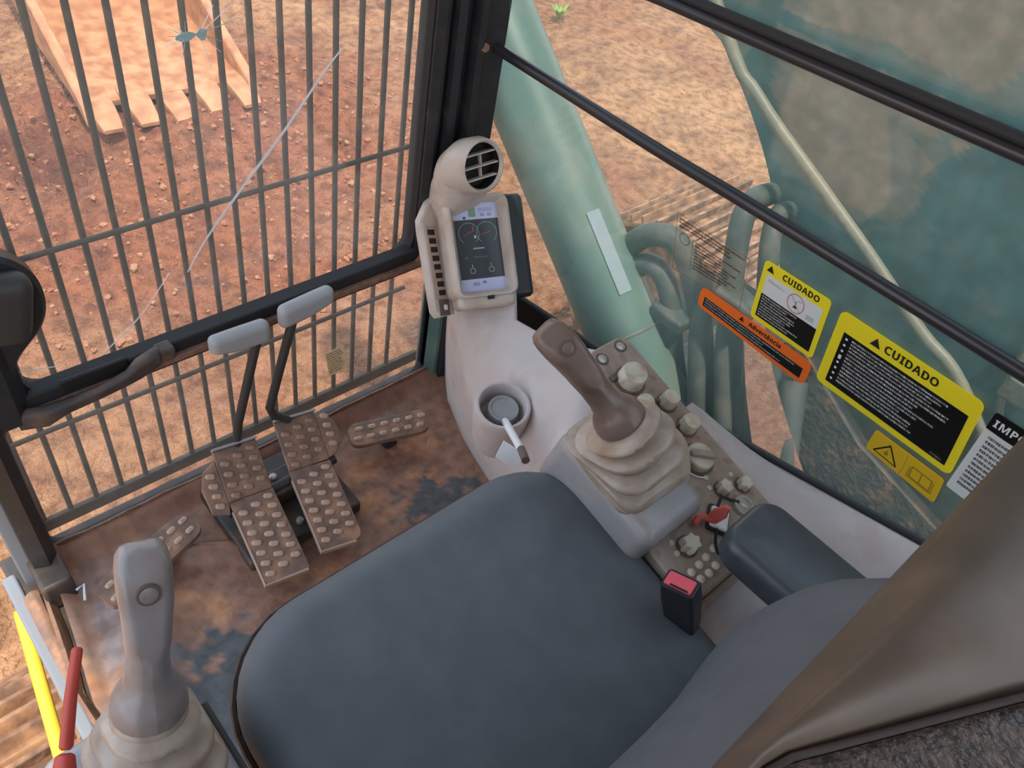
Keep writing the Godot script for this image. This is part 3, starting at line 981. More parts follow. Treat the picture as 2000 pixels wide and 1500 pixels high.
	for q in [Vector3(1.3, 0.41, -0.53), Vector3(1.3, 0.275, -0.655)]:
		tag(part("hose_clamp", rbox(Vector3(0.08, 0.035, 0.09), 0.01, q), M.hose_rubber, self, 38.0, Vector3.ZERO, q), "dusty clamp block round the hoses by the boom edge" if q.y > 0.35 else "dusty clamp block at the end of the looped hoses", "clamp")

	# revolving frame: deck, rusty flange and boom foot
	var d := thing("machine_deck", "dirt-caked revolving deck plate below the right-hand window", "deck", Vector3(1.4, -0.3, -0.1))
	part("deck_plate", grid(30, 40, func(u, v): return Vector3(1.12 + u * 1.2, -0.1 + n1.get_noise_2d(u * 2.0, v * 2.0) * 0.03, -0.75 + v * 1.6)), M.deck_dirt, d, 180.0, Vector3.UP)
	part("deck_front", rbox(Vector3(1.2, 0.3, 0.05), 0.01, Vector3(1.72, -0.27, -0.76)), M.deck_dirt, d)
	part("rib_plate", prism(PackedVector2Array([Vector2(-0.62, -0.1), Vector2(-0.6, 0.16), Vector2(-0.42, 0.34), Vector2(-0.2, 0.22), Vector2(0.1, 0.15), Vector2(0.3, -0.1)]), 0.03, 0.004).bent(func(p): return Vector3(1.40 + p.z, p.y, p.x)), M.deck_dirt, d)
	# rusty curved flange sweeping down towards the cab
	var fr := []
	for q in curve([Vector3(1.3, 0.395, -0.49), Vector3(1.285, 0.3, -0.42), Vector3(1.275, 0.215, -0.345), Vector3(1.265, 0.13, -0.26), Vector3(1.25, 0.07, -0.16), Vector3(1.24, 0.04, -0.06)], 5):
		var k: float = fr.size() / 25.0
		fr.append([q, 0.018 + k * 0.055])
	var fl := []
	for i in fr.size():
		var q: Vector3 = fr[i][0]
		var wd: float = fr[i][1]
		var side := Vector3(0.62, 0.16, 0.76) * wd
		var up := Vector3(-0.5, 0.8, 0.1) * 0.012
		fl.append(PackedVector3Array([q - side, q - side + up, q + side + up, q + side]))
	part("rusty_flange", loft(fl), M.rust_plate, d, 50.0)
	part("grease_nipple", rbox(Vector3(0.03, 0.02, 0.03), 0.008, Vector3(1.27, 0.14, -0.2), 2), M.white_plastic, d)
	part("side_beam", rbox(Vector3(0.08, 0.24, 1.2), 0.03, Vector3(1.17, -0.1, 0.05)), M.deck_dirt, d)

func hose(pts: Array, r: float, label: String, group: String) -> void:
	tag(part("hydraulic_hose", tube(curve(pts, 6), r, 12), M.hose_rubber, self, 60.0, Vector3.ZERO, pts[-1]), label, "hose", group)

# ---------------------------------------------------------------- floor mat and pedals
func floor_things() -> void:
	var n1 := noise(301, 6.0, 4)
	var n2 := noise(302, 26.0, 4)
	var n3 := noise(303, 2.6, 2)
	var lin := func(c: Color) -> Color: return c.srgb_to_linear()
	var brown: Color = lin.call(rgb(168, 124, 104))
	var dark_brown: Color = lin.call(rgb(146, 106, 88))
	var orange: Color = lin.call(rgb(204, 146, 106))
	var black: Color = lin.call(rgb(90, 92, 96))
	var grey: Color = lin.call(rgb(178, 168, 168))
	var mt := thing("floor_mat", "mud-streaked black rubber mat with torn curling edges on the cab floor", "floor mat", Vector3(0.5, 0, -0.6))
	var left := func(z: float) -> float:
		# torn left edge of the mat
		if z < -0.80: return lerpf(0.05, 0.026, clampf((z + 0.985) / 0.185, 0, 1))
		if z < -0.68: return lerpf(0.026, 0.006, (z + 0.80) / 0.12)
		return lerpf(0.006, 0.035, clampf((z + 0.68) / 0.15, 0, 1))
	var s := Sh.new()
	var nu := 120
	var nv := 110
	for j in nv + 1:
		for i in nu + 1:
			var v := j / float(nv)
			var z := -0.985 + v * 0.97
			var xl: float = left.call(z)
			var x := lerpf(xl, 0.97, i / float(nu))
			var y := 0.006 + n1.get_noise_2d(x * 0.5, z * 0.5) * 0.006
			# the front edge is turned up against the window, the left one curls
			y += 0.028 * soft(-0.945, -0.985, z + n3.get_noise_2d(x, 1.0) * 0.01)
			y += 0.03 * soft(xl + 0.03, xl, x) * soft(-0.62, -0.72, z)
			# folds: a hump ahead of the left joystick and a roll behind the left pedal
			y += 0.026 * exp(-pow((x - 0.12 - (z + 0.75) * -0.35) / 0.045, 2.0)) * soft(-0.9, -0.82, z) * soft(-0.45, -0.6, z)
			y += 0.03 * exp(-pow((z + 0.845 - (x - 0.27) * 0.55) / 0.018, 2.0)) * soft(0.21, 0.25, x) * soft(0.36, 0.31, x)
			s.v.append(Vector3(x, y, z))
			s.uv.append(Vector2(x, z))
			var c := brown.lerp(dark_brown, clampf(0.5 + n1.get_noise_2d(x + 3.0, z) * 0.9, 0, 1))
			c = c.lerp(orange, soft(0.0, 0.35, n1.get_noise_2d(x, z + 7.0) + n2.get_noise_2d(x, z) * 0.25) * (0.85 if z > -0.86 else 0.3))
			# worn bare patches where heels rub: near the seat's left foot and before the console
			var wear := maxf(soft(0.26, 0.04, Vector2((x - 0.15) * 0.9, (z + 0.52) * 0.8).length()), soft(0.15, 0.02, Vector2((x - 0.70) * 0.85, (z + 0.70) * 1.3).length()))
			c = c.lerp(black, clampf(soft(0.42, 0.62, wear * 0.85 + n2.get_noise_2d(x * 0.8 + 4.0, z * 0.8) * 0.55 + n1.get_noise_2d(z, x) * 0.3), 0, 1))
			# paler grey on the hump by the door
			var pale := soft(0.11, 0.02, Vector2((x - 0.085) * 1.0, (z + 0.76) * 0.55).length()) * clampf(0.75 + n1.get_noise_2d(x * 2.0, z * 2.0) * 1.4, 0, 1)
			c = c.lerp(grey, pale * 0.75)
			s.c.append(c)
	for j in nv:
		for i in nu:
			var a := j * (nu + 1) + i
			s.t.append_array(PackedInt32Array([a, a + 1, a + nu + 2, a, a + nu + 2, a + nu + 1]))
	part("mat_sheet", s, M.mat_rubber, mt, 180.0, Vector3.UP)
	# torn lip on the door side, standing up in two ragged flaps
	var lip := []
	for q in [[Vector3(0.046, 0.012, -0.985), 0.014], [Vector3(0.034, 0.014, -0.94), 0.03], [Vector3(0.024, 0.014, -0.89), 0.012], [Vector3(0.02, 0.014, -0.84), 0.032], [Vector3(0.012, 0.014, -0.78), 0.022], [Vector3(0.0, 0.014, -0.72), 0.014], [Vector3(0.004, 0.012, -0.66), 0.01], [Vector3(0.018, 0.012, -0.56), 0.008]]:
		var p: Vector3 = q[0]
		var h: float = q[1]
		lip.append(PackedVector3Array([p + Vector3(-0.006, -0.012, 0), p + Vector3(-0.012, h, 0), p + Vector3(-0.006, h + 0.002, 0), p + Vector3(0.003, -0.012, 0)]))
	part("torn_lip", loft(lip), M.dusty_brown, mt, 50.0)
	part("loose_flap", grid(8, 12, func(u, v): return Vector3(lerpf(-0.022, 0.012, u) - v * 0.012, -0.006 + 0.03 * sin(u * 2.2) * (1.0 - v * 0.6), lerpf(-0.93, -0.66, v))), M.pedal_mud, mt, 180.0, Vector3.UP)
	var fr := []
	for k in 26:
		var x := 0.05 + k * 0.0362
		var y := 0.038 + n3.get_noise_2d(x * 4.0, 2.0) * 0.008
		fr.append(PackedVector3Array([Vector3(x, 0.0, -0.987), Vector3(x, y, -0.988), Vector3(x, y + 0.002, -0.983), Vector3(x, 0.0, -0.979)]))
	part("front_edge", loft(fr), M.dusty_brown, mt, 50.0)
	part("white_mark", tube([Vector3(0.062, 0.032, -0.885), Vector3(0.076, 0.03, -0.89), Vector3(0.066, 0.026, -0.862)], 0.0025, 6), M.white_plastic, mt)

	# pedal stand behind the two travel pedals
	var st := thing("pedal_bracket", "muddy steel bracket between and under the two long travel pedals", "bracket", Vector3(0.44, 0.0, -0.86))
	part("base_plate", rbox(Vector3(0.24, 0.03, 0.2), 0.006, Vector3(0.44, 0.018, -0.86)), M.rusty_black, st)
	part("pivot_block", rbox(Vector3(0.2, 0.035, 0.06), 0.006, Vector3(0.45, 0.055, -0.87)), M.rusty_black, st)
	part("cross_shaft", tube([Vector3(0.33, 0.07, -0.86), Vector3(0.56, 0.07, -0.86)], 0.012, 10), M.dark_steel, st)
	for q in [Vector3(0.437, 0.076, -0.88), Vector3(0.44, 0.036, -0.79)]:
		part("bolt", lathe([[0.0, -0.006], [0.008, -0.006], [0.008, 0.004], [0.005, 0.007], [0.0, 0.007]], 8, T(q)), M.chrome, st)

	travel_pedal(false)
	travel_pedal(true)

	small_pedal("foot_pedal", [Vector3(0.632, 0.06, -0.925), Vector3(0.612, 0.055, -0.872), Vector3(0.776, 0.055, -0.822), Vector3(0.8, 0.06, -0.874)], 6, "short studded side pedal right of the travel pedals")
	small_pedal("foot_pedal", [Vector3(0.083, 0.06, -0.858), Vector3(0.094, 0.055, -0.796), Vector3(0.288, 0.055, -0.862), Vector3(0.266, 0.06, -0.916)], 7, "short studded side pedal half hidden behind the left joystick")

func stud_mesh() -> ArrayMesh:
	if not M.has("stud_shape"):
		var s := pillow(0.0185, 0.0105, 0.0052, 0.006, 0.0022, 0.0012, 4)
		M["stud_shape"] = fin(s, 60.0)
	return M["stud_shape"]

func plate_on(poly: PackedVector2Array, x: Transform3D, th: float, ch := 0.0015) -> Sh:
	# polygon in the local xz plane of x (x right, z towards the operator), th thick below y = 0
	var s := prism(poly, th, ch)
	return s.bent(func(p): return x * Vector3(p.x, -p.z, p.y))

func travel_pedal(right: bool) -> void:
	var ox := 0.117 if right else 0.0
	var p := thing("travel_pedal", "right long studded travel pedal, its rod bent sideways at the foot" if right else "left long studded travel pedal with a straight rod and a flare on its door side", "pedal", Vector3(0.365 + ox, 0.03, -0.8), "long travel pedals with hand levers")
	# lower plate (heel to fold) and upper plate (fold to toe)
	var h0 := Vector3(0.354 + ox * 0.97, 0.065, -0.683)
	var h1 := Vector3(0.379 + ox * 1.06, 0.092, -0.856)
	var h2 := Vector3(0.392 + ox * 1.08, 0.146, -0.937)
	var hw := 0.0415
	var frame := func(a: Vector3, b: Vector3) -> Transform3D:
		var z := (a - b).normalized()
		var x := (Vector3.RIGHT - z * z.x).normalized()
		return Transform3D(Basis(x, z.cross(x), z), b)
	var A: Transform3D = frame.call(h0, h1)
	var B: Transform3D = frame.call(h1, h2)
	var la := h0.distance_to(h1)
	var lb := h1.distance_to(h2)
	var r := 0.016 if right else 0.004
	var low := PackedVector2Array([Vector2(-hw, 0.0), Vector2(-hw, la - 0.004), Vector2(-hw + 0.004, la), Vector2(hw - r, la), Vector2(hw - r * 0.3, la - r * 0.3), Vector2(hw, la - r), Vector2(hw, 0.0)])
	var lp := part("lower_plate", plate_on(low, A, 0.006), M.pedal_mud, p)
	part("worn_rim", plate_on(PackedVector2Array([Vector2(-hw - 0.002, 0.02), Vector2(-hw - 0.002, la), Vector2(hw - r, la + 0.003), Vector2(hw - r, la - 0.002), Vector2(-hw + 0.001, la - 0.003), Vector2(-hw + 0.001, 0.02)]), A * T(Vector3(0, 0.0012, 0)), 0.012, 0.0008), M.pedal_edge, lp)
	var up := PackedVector2Array([Vector2(-hw, 0.0), Vector2(-hw, lb), Vector2(hw, lb), Vector2(hw, 0.0)])
	var uplate := part("upper_plate", plate_on(up, B, 0.006), M.pedal_mud, p)
	part("toe_lip", rbox(Vector3(hw * 2.04, 0.016, 0.005), 0.002, Vector3.ZERO, 2).moved(B * T(Vector3(0, 0.005, -0.002))), M.grey_plastic, p)
	# side flare
	var fx := 1.0 if right else -1.0
	var fl := PackedVector2Array([Vector2(fx * hw, 0.016), Vector2(fx * (hw + 0.026), 0.03), Vector2(fx * (hw + 0.038), 0.06), Vector2(fx * (hw + 0.034), lb + 0.012), Vector2(fx * (hw + 0.004), lb + 0.022), Vector2(fx * hw, lb)])
	if right:
		fl = PackedVector2Array([Vector2(hw, 0.012), Vector2(hw + 0.02, 0.006), Vector2(hw + 0.036, 0.03), Vector2(hw + 0.042, 0.066), Vector2(hw + 0.016, lb - 0.006), Vector2(hw, lb - 0.002)])
	part("side_flare", plate_on(fl, B * T(Vector3(0, -0.0008, 0)), 0.006), M.pedal_mud, p)
	var sm := stud_mesh()
	var turn := Basis(Vector3.UP, -0.32)
	for c in 3:
		var x := -0.0265 + c * 0.0265
		var rows := 7 if c < 2 else 7
		for k in rows:
			var z: float = 0.018 + k * 0.0215 + [0.012, 0.004, -0.004][c]
			if z < la - 0.012:
				place("tread_stud", sm, M.pedal_stud, A * Transform3D(turn, Vector3(x, 0.0042, z)), p)
		for k in 4:
			var z: float = 0.02 + k * 0.0205 + [0.008, 0.0, -0.007][c]
			if z < lb - 0.004:
				place("tread_stud", sm, M.stud_muddy, B * Transform3D(turn, Vector3(x, 0.0042, z)), p)
	for k in 4:
		var z := 0.02 + k * 0.019 + (-0.006 if right else 0.022)
		if z < lb + 0.008:
			place("tread_stud", sm, M.pedal_stud, B * Transform3D(turn, Vector3(fx * (hw + 0.017), 0.0028, z)), p)
	# hand lever
	if right:
		part("lever_rod", tube([Vector3(0.506, 0.15, -0.935), Vector3(0.478, 0.175, -0.94), Vector3(0.471, 0.2, -0.94), Vector3(0.495, 0.30, -0.936), Vector3(0.522, 0.412, -0.93)], 0.0085, 10), M.dark_steel, p, 50.0)
	else:
		part("lever_rod", tube([Vector3(0.398, 0.13, -0.94), Vector3(0.406, 0.2, -0.938), Vector3(0.43, 0.3, -0.934), Vector3(0.457, 0.412, -0.93)], 0.0085, 10), M.dark_steel, p, 50.0)
	var c0 := Vector3(0.545, 0.432, -0.927) if right else Vector3(0.421, 0.418, -0.927)
	var dirn := (Vector3(0.588, 0.436, -0.93) - Vector3(0.495, 0.428, -0.93)).normalized() if right else (Vector3(0.372, 0.421, -0.93) - Vector3(0.472, 0.415, -0.93)).normalized()
	var gb := Basis(dirn, Vector3.UP, dirn.cross(Vector3.UP).normalized())
	var grip := rbox(Vector3(0.105, 0.046, 0.026), 0.0125, Vector3.ZERO, 4, 3)
	grip.bent(func(q): return Vector3(q.x, q.y * (1.0 - 0.28 * soft(0.0, 0.055, q.x)) + 0.004 * soft(0.0, 0.05, q.x), q.z))
	part("lever_grip", grip.moved(Transform3D(gb, c0)), M.lever_grip, p, 60.0)

func small_pedal(nm: String, q: Array, cols: int, label: String) -> void:
	var c: Vector3 = (q[0] + q[1] + q[2] + q[3]) * 0.25
	var p := thing(nm, label, "pedal", Vector3(c.x, 0.01, c.z))
	var poly := rect01(0.12, 0.3, 4)
	part("pedal_plate", plate_between(q[0], q[3], q[2], q[1], poly, -0.012, 0.0, Vector3.UP, 0.06), M.pedal_mud, p)
	var sm := stud_mesh()
	var u: Vector3 = (q[3] - q[0]).normalized()
	for k in cols:
		for r in 2:
			var f := (k + 0.6 + (0.25 if r == 0 else 0.0)) / (cols + 0.3)
			var top: Vector3 = q[0].lerp(q[3], f)
			var bot: Vector3 = q[1].lerp(q[2], f)
			var at := top.lerp(bot, 0.3 if r == 0 else 0.7)
			place("tread_stud", sm, M.pedal_stud, Transform3D(Basis(u, Vector3.UP, u.cross(Vector3.UP)), at + Vector3(0, 0.0032, 0)), p)
	part("pedal_stalk", rbox(Vector3(0.03, 0.05, 0.03), 0.005, Vector3(c.x, 0.028, c.z)), M.dark_steel, p)
	if q[0].x > 0.4: part("spring_clip", tube([q[2] + Vector3(-0.03, -0.02, 0.006), q[2] + Vector3(-0.02, -0.03, 0.018), q[2] + Vector3(-0.008, -0.015, 0.01)], 0.003, 6), M.pedal_edge, p)

# ---------------------------------------------------------------- seat
func seat() -> void:
	var s := thing("operator_seat", "slate grey vinyl operator seat with brown upper backrest, nearest the camera", "seat", Vector3(0.365, 0.0, -0.15))
	# cushion: slopes gently down to the rear
	var cu := pillow(0.54, 0.49, 0.12, 0.10, 0.05, 0.012, 10, 0.012)
	var tilt := Basis(Vector3.RIGHT, 0.17)
	part("seat_cushion", cu.moved(Transform3D(tilt, Vector3(0.379, 0.487, -0.19))), M.seat_vinyl, s, 60.0)
	part("cushion_welt", tube(_loop(ring_rr(0.546, 0.496, 0.123, 8), Transform3D(tilt, Vector3(0.379, 0.487, -0.19)) * T(Vector3(0, -0.062, 0))), 0.004, 6), M.black_plastic, s, 60.0)
	part("seat_pan", rbox(Vector3(0.46, 0.06, 0.44), 0.02, Vector3.ZERO).moved(Transform3D(tilt, Vector3(0.365, 0.37, -0.19))), M.black_plastic, s)
	part("suspension_boot", loft([lay(ring_rr(0.34, 0.34, 0.05), T(Vector3(0.365, 0, -0.17)), 0.008), lay(ring_rr(0.40, 0.38, 0.06), T(Vector3(0.365, 0, -0.17)), 0.09), lay(ring_rr(0.35, 0.34, 0.05), T(Vector3(0.365, 0, -0.17)), 0.17), lay(ring_rr(0.4, 0.38, 0.06), T(Vector3(0.365, 0, -0.17)), 0.25), lay(ring_rr(0.38, 0.36, 0.05), T(Vector3(0.365, 0, -0.17)), 0.35)]), M.black_rubber, s, 50.0)
	# lower backrest: side wings come forward of the middle
	var zf := func(y: float) -> float:
		return -0.09 + 0.06 * pow(soft(0.5, 0.86, y), 1.6) + 0.06 * soft(0.72, 0.9, y)
	var lb := rbox(Vector3(0.505, 0.52, 0.15), 0.06, Vector3.ZERO, 6, 12)
	lb.bent(func(p):
		var y: float = 0.62 + p.y
		var wing := pow(absf(p.x) / 0.2525, 3.0)
		var f: float = (0.075 - p.z) / 0.15
		return Vector3(0.363 + p.x, y, zf.call(y) + (p.z + 0.075) + f * (0.03 * (1.0 - wing)) + 0.0))
	part("backrest_cushion", lb, M.seat_vinyl, s, 60.0)
	# upper backrest: a rolled brown front edge, a stitched groove, a darker rear panel
	var zs := func(x: float) -> float:
		return maxf(0.02, 0.0035 + (x - 0.19) * 0.48)
	var xs := []
	for i in 41: xs.append(lerpf(0.07, 0.66, i / 40.0))
	var front := []
	var rear := []
	var seam := []
	for x in xs:
		var e: float = clampf(minf(x - 0.07, 0.66 - x) / 0.06, 0.0, 1.0)
		var dr: float = (1.0 - sqrt(1.0 - pow(1.0 - e, 2.0))) * 0.06
		var z1: float = zs.call(x)
		var yt := 1.052 - dr - maxf(0.0, x - 0.36) * 0.16
		var a := PackedVector3Array()
		for q in [[0.10, 0.78], [0.045, 0.80], [0.02, 0.86], [0.008, 0.93], [0.004, 0.985], [0.008, 1.02]]:
			a.append(Vector3(x, minf(q[1], yt - 0.02) if q[1] > 0.9 else q[1], q[0]))
		for k in 8:
			var f := (k + 1) / 8.0
			a.append(Vector3(x, yt - 0.012 + 0.016 * sin(f * PI) * minf(1.0, z1 / 0.06) - f * 0.012, lerpf(0.012, z1, f)))
		a.append(Vector3(x, yt - 0.05, z1 + 0.002))
		a.append(Vector3(x, 0.80, 0.12))
		front.append(a)
		var b := PackedVector3Array()
		b.append(Vector3(x, 0.80, z1 + 0.05))
		b.append(Vector3(x, yt - 0.05, z1 + 0.002))
		for k in 10:
			var f := k / 9.0
			b.append(Vector3(x, yt - 0.023 + 0.022 * sin(minf(f * 2.2, 1.0) * PI * 0.5) - f * f * 0.02, lerpf(z1 + 0.003, 0.36, f)))
		b.append(Vector3(x, yt - 0.08, 0.39))
		b.append(Vector3(x, 0.75, 0.38))
		rear.append(b)
		seam.append(Vector3(x, yt - 0.019, z1 + 0.001))
	part("backrest_roll", loft(front), M.leather_brown, s, 60.0)
	part("backrest_rear_panel", loft(rear), M.leather_dark, s, 60.0)
	part("seam", tube(seam, 0.0022, 6), M.seam_thread, s, 60.0)
	part("backrest_frame", rbox(Vector3(0.3, 0.4, 0.05), 0.02, Vector3(0.365, 0.56, 0.14)), M.black_plastic, s)

	# belt buckle
	var b := thing("seat_belt_buckle", "black seat belt buckle with a red release button beside the cushion", "belt buckle", Vector3(0.612, 0.42, -0.12))
	var up := Vector3(-0.22, 0.93, -0.24).normalized()
	var z := (Vector3(0.25, 0.0, 0.97) - up * up.dot(Vector3(0.25, 0, 0.97))).normalized()
	var X := Transform3D(Basis(up.cross(z), up, z), Vector3(0.594, 0.556, -0.153))
	part("buckle_body", loft([lay(ring_rr(0.022, 0.034, 0.004), X, -0.12), lay(ring_rr(0.028, 0.042, 0.005), X, -0.08), lay(ring_rr(0.03, 0.046, 0.005), X, -0.03), lay(ring_rr(0.029, 0.044, 0.005), X, -0.001), lay(ring_rr(0.026, 0.041, 0.004), X, 0.001)]), M.black_plastic, b)
	var rb := part("release_button", rbox(Vector3(0.0195, 0.006, 0.036), 0.002, Vector3(0.0, 0.0015, -0.0005)).moved(X), M.belt_red, b)
	part("tongue_slot", rbox(Vector3(0.0025, 0.002, 0.024), 0.0008, Vector3(-0.0085, 0.0045, 0.002), 1).moved(X), M.ink, rb)
	part("belt_webbing", tube([X * Vector3(0, -0.115, 0), X * Vector3(0.004, -0.16, 0.01), X * Vector3(0.0, -0.22, 0.03)], 0.012, 8), M.black_rubber, b)

func _loop(p2: PackedVector2Array, x: Transform3D) -> Array:
	var o := []
	for p in lay(p2, x): o.append(p)
	o.append(o[0])
	return o

# ---------------------------------------------------------------- right-hand console
func py(z: float) -> float:
	return 0.483 - 0.2212 * (z + 0.17)

const PN := Vector3(0, 0.9764, 0.2160)

func on_panel(x: float, z: float, up := 0.0) -> Transform3D:
	return facing(Vector3(x, py(z), z) + PN * up, PN, Vector3.RIGHT)

func console() -> void:
	var c := thing("right_console", "dusty grey control console along the right-hand wall, with knobs and switches", "console", Vector3(0.8, 0.0, -0.5))
	var sec := [
		[-0.985, [[0.945, 0.0], [0.93, 0.15], [0.925, 0.30], [0.935, 0.38], [0.965, 0.38], [0.97, 0.0]]],
		[-0.90, [[0.89, 0.0], [0.865, 0.17], [0.85, 0.31], [0.865, 0.385], [0.955, 0.40], [0.97, 0.0]]],
		[-0.79, [[0.85, 0.0], [0.815, 0.15], [0.795, 0.275], [0.82, 0.38], [0.92, 0.415], [0.97, 0.0]]],
		[-0.73, [[0.836, 0.0], [0.795, 0.14], [0.765, 0.26], [0.795, 0.36], [0.865, 0.415], [0.97, 0.0]]],
		[-0.62, [[0.815, 0.0], [0.765, 0.13], [0.725, 0.27], [0.765, 0.40], [0.855, 0.455], [0.97, 0.0]]],
		[-0.50, [[0.795, 0.0], [0.73, 0.15], [0.685, 0.30], [0.745, 0.47], [0.862, 0.525], [0.97, 0.0]]],
		[-0.42, [[0.785, 0.0], [0.69, 0.18], [0.63, 0.36], [0.64, 0.455], [0.862, 0.515], [0.97, 0.0]]],
		[-0.25, [[0.775, 0.0], [0.65, 0.2], [0.62, 0.36], [0.625, 0.45], [0.862, 0.48], [0.97, 0.0]]],
		[0.25, [[0.775, 0.0], [0.64, 0.2], [0.62, 0.30], [0.625, 0.36], [0.862, 0.375], [0.97, 0.0]]]]
	var rings := []
	for k in sec.size():
		rings.append(sec[k])
	var fine := []
	for k in rings.size() - 1:
		for i in (4 if k < 7 else 2):
			fine.append(_section(rings[k], rings[k + 1], i / (4.0 if k < 7 else 2.0)))
	fine.append(_section(rings[-1], rings[-1], 0.0))
	part("console_body", loft(fine), M.console_plastic, c, 60.0)

	# top plate
	var pl := PackedVector2Array()
	for q in [[0.64, -0.137], [0.858, -0.137], [0.862, -0.142], [0.862, -0.488], [0.857, -0.5], [0.846, -0.504], [0.79, -0.504], [0.78, -0.5], [0.766, -0.476], [0.752, -0.44], [0.64, -0.40]]:
		pl.append(Vector2(q[0], q[1]))
	part("top_plate", prism(pl, 0.022, 0.003).bent(func(p): return Vector3(p.x, py(p.y) - 0.022 + p.z, p.y)), M.panel_plastic, c)
	part("plate_step", prism(PackedVector2Array([Vector2(0.645, -0.137), Vector2(0.76, -0.137), Vector2(0.76, -0.126), Vector2(0.645, -0.126)]), 0.014, 0.002).bent(func(p): return Vector3(p.x, py(p.y) - 0.024 + p.z, p.y)), M.panel_plastic, c)
	# rim of the tip, worn pale
	part("tip_rib", tube([Vector3(0.762, py(-0.48) + 0.001, -0.48), Vector3(0.75, py(-0.44) + 0.001, -0.44)], 0.004, 6), M.console_plastic, c)

	# two screws in the tip
	for q in [[0.793, -0.484], [0.838, -0.488]]:
		var X := on_panel(q[0], q[1])
		var sc := part("screw", lathe([[0.0, 0.0], [0.0075, 0.0], [0.0075, 0.002], [0.0, 0.0035]], 12, X), M.chrome, c)
		part("washer", lathe([[0.0078, -0.001], [0.0105, -0.001], [0.0105, 0.0015], [0.0078, 0.0015]], 16, X), M.knob_dark, sc)
	# round knobs, each on a dark skirt
	for q in [[0.806, -0.434, 0.0215, 0.026], [0.79, -0.39, 0.0145, 0.022], [0.834, -0.376, 0.014, 0.022], [0.787, -0.344, 0.014, 0.02], [0.833, -0.33, 0.0145, 0.022]]:
		knob(q[0], q[1], q[2], q[3], c)
	# throttle dial with a finger bar
	var D := on_panel(0.808, -0.283)
	var dial := part("throttle_dial", lathe([[0.0, 0.0], [0.022, 0.0], [0.022, 0.012], [0.02, 0.0145], [0.0, 0.0145]], 28, D), M.knob_plastic, c)
	part("finger_bar", rbox(Vector3(0.011, 0.012, 0.04), 0.004, Vector3.ZERO).moved(D * Transform3D(Basis(Vector3.UP, 0.9), Vector3(0, 0.017, 0))), M.panel_plastic, dial)
	part("dial_skirt", lathe([[0.022, 0.0], [0.0265, 0.0], [0.0265, 0.002], [0.022, 0.002]], 28, D), M.knob_dark, dial)
	var arc := []
	for i in 9: arc.append(D * Vector3(cos(2.0 + i * 0.16) * 0.03, 0.0015, sin(2.0 + i * 0.16) * 0.03))
	part("dial_mark", tube(arc, 0.0013, 6), M.white_plastic, dial)
	# small fluted switches with dots beside them
	for q in [[0.806, -0.229, 0.0105, 0.017], [0.842, -0.216, 0.0105, 0.015], [0.692, -0.198, 0.013, 0.02]]:
		fluted(q[0], q[1], q[2], q[3], c)
	for q in [[0.797, -0.255], [0.838, -0.238], [0.822, -0.226], [0.79, -0.241], [0.676, -0.214], [0.672, -0.199]]:
		part("indicator_dot", lathe([[0.0, 0.0], [0.0045, 0.0], [0.004, 0.0022], [0.0, 0.0028]], 10, on_panel(q[0], q[1])), M.knob_plastic, c)
	# ignition switch
	var I := on_panel(0.816, -0.193)
	var ig := part("ignition_switch", lathe([[0.011, 0.0], [0.0165, 0.0], [0.0165, 0.004], [0.0155, 0.006], [0.012, 0.006], [0.011, 0.003]], 24, I), M.chrome, c)
	part("key_barrel", lathe([[0.0, 0.0], [0.0108, 0.0], [0.0108, 0.002], [0.0, 0.002]], 20, I), M.knob_dark, ig)
	part("key_slot", rbox(Vector3(0.005, 0.004, 0.011), 0.001, Vector3.ZERO, 1).moved(I * Transform3D(Basis(Vector3.UP, 0.5), Vector3(0, 0.003, 0))), M.knob_plastic, ig)
	# a field of small round push buttons at the rear of the plate
	for q in [[0.671, -0.169], [0.689, -0.17], [0.706, -0.172], [0.725, -0.175], [0.676, -0.155], [0.693, -0.154], [0.71, -0.156], [0.66, -0.15]]:
		part("push_button", lathe([[0.0, 0.0], [0.0062, 0.0], [0.0058, 0.0025], [0.0035, 0.0042], [0.0, 0.0046]], 12, on_panel(q[0], q[1])), M.white_dusty, c)

	# grey housing that carries the joystick
	var hb := rbox(Vector3(0.14, 0.115, 0.19), 0.022, Vector3.ZERO, 5, 2)
	hb.bent(func(p): return Vector3(p.x * (1.0 - 0.1 * (p.y / 0.115 + 0.5)), p.y, p.z))
	part("joystick_housing", hb.moved(Transform3D(Basis(Vector3.RIGHT, 0.2), Vector3(0.675, 0.506, -0.318))), M.grey_plastic, c, 60.0)

	# pot-shaped cup holder on the slanted side
	var cx := Vector3(0.704, 0.41, -0.581)
	var ax := Vector3(-0.12, 0.98, 0.12)
	var K := facing(cx, ax)
	var pot := part("cup_holder", lathe([[0.0, -0.12], [0.036, -0.12], [0.043, -0.09], [0.0475, -0.03], [0.0475, -0.005], [0.045, 0.0], [0.0415, 0.0], [0.039, -0.004], [0.037, -0.045], [0.0, -0.045]], 36, K), M.console_plastic, c, 45.0)
	part("inner_ring", lathe([[0.019, -0.044], [0.027, -0.044], [0.027, -0.02], [0.0255, -0.017], [0.0215, -0.017], [0.019, -0.02]], 30, K * T(Vector3(0.004, 0, 0.002))), M.grey_plastic, pot, 45.0)
	part("ring_floor", lathe([[0.0, -0.044], [0.019, -0.044], [0.0185, -0.03], [0.0, -0.028]], 24, K * T(Vector3(0.004, 0, 0.002))), M.pale_silver, pot)

	# padded armrest over the rear of the console
	var a := thing("armrest", "charcoal padded armrest pad over the rear end of the console", "armrest", Vector3(0.735, 0.5, -0.02))
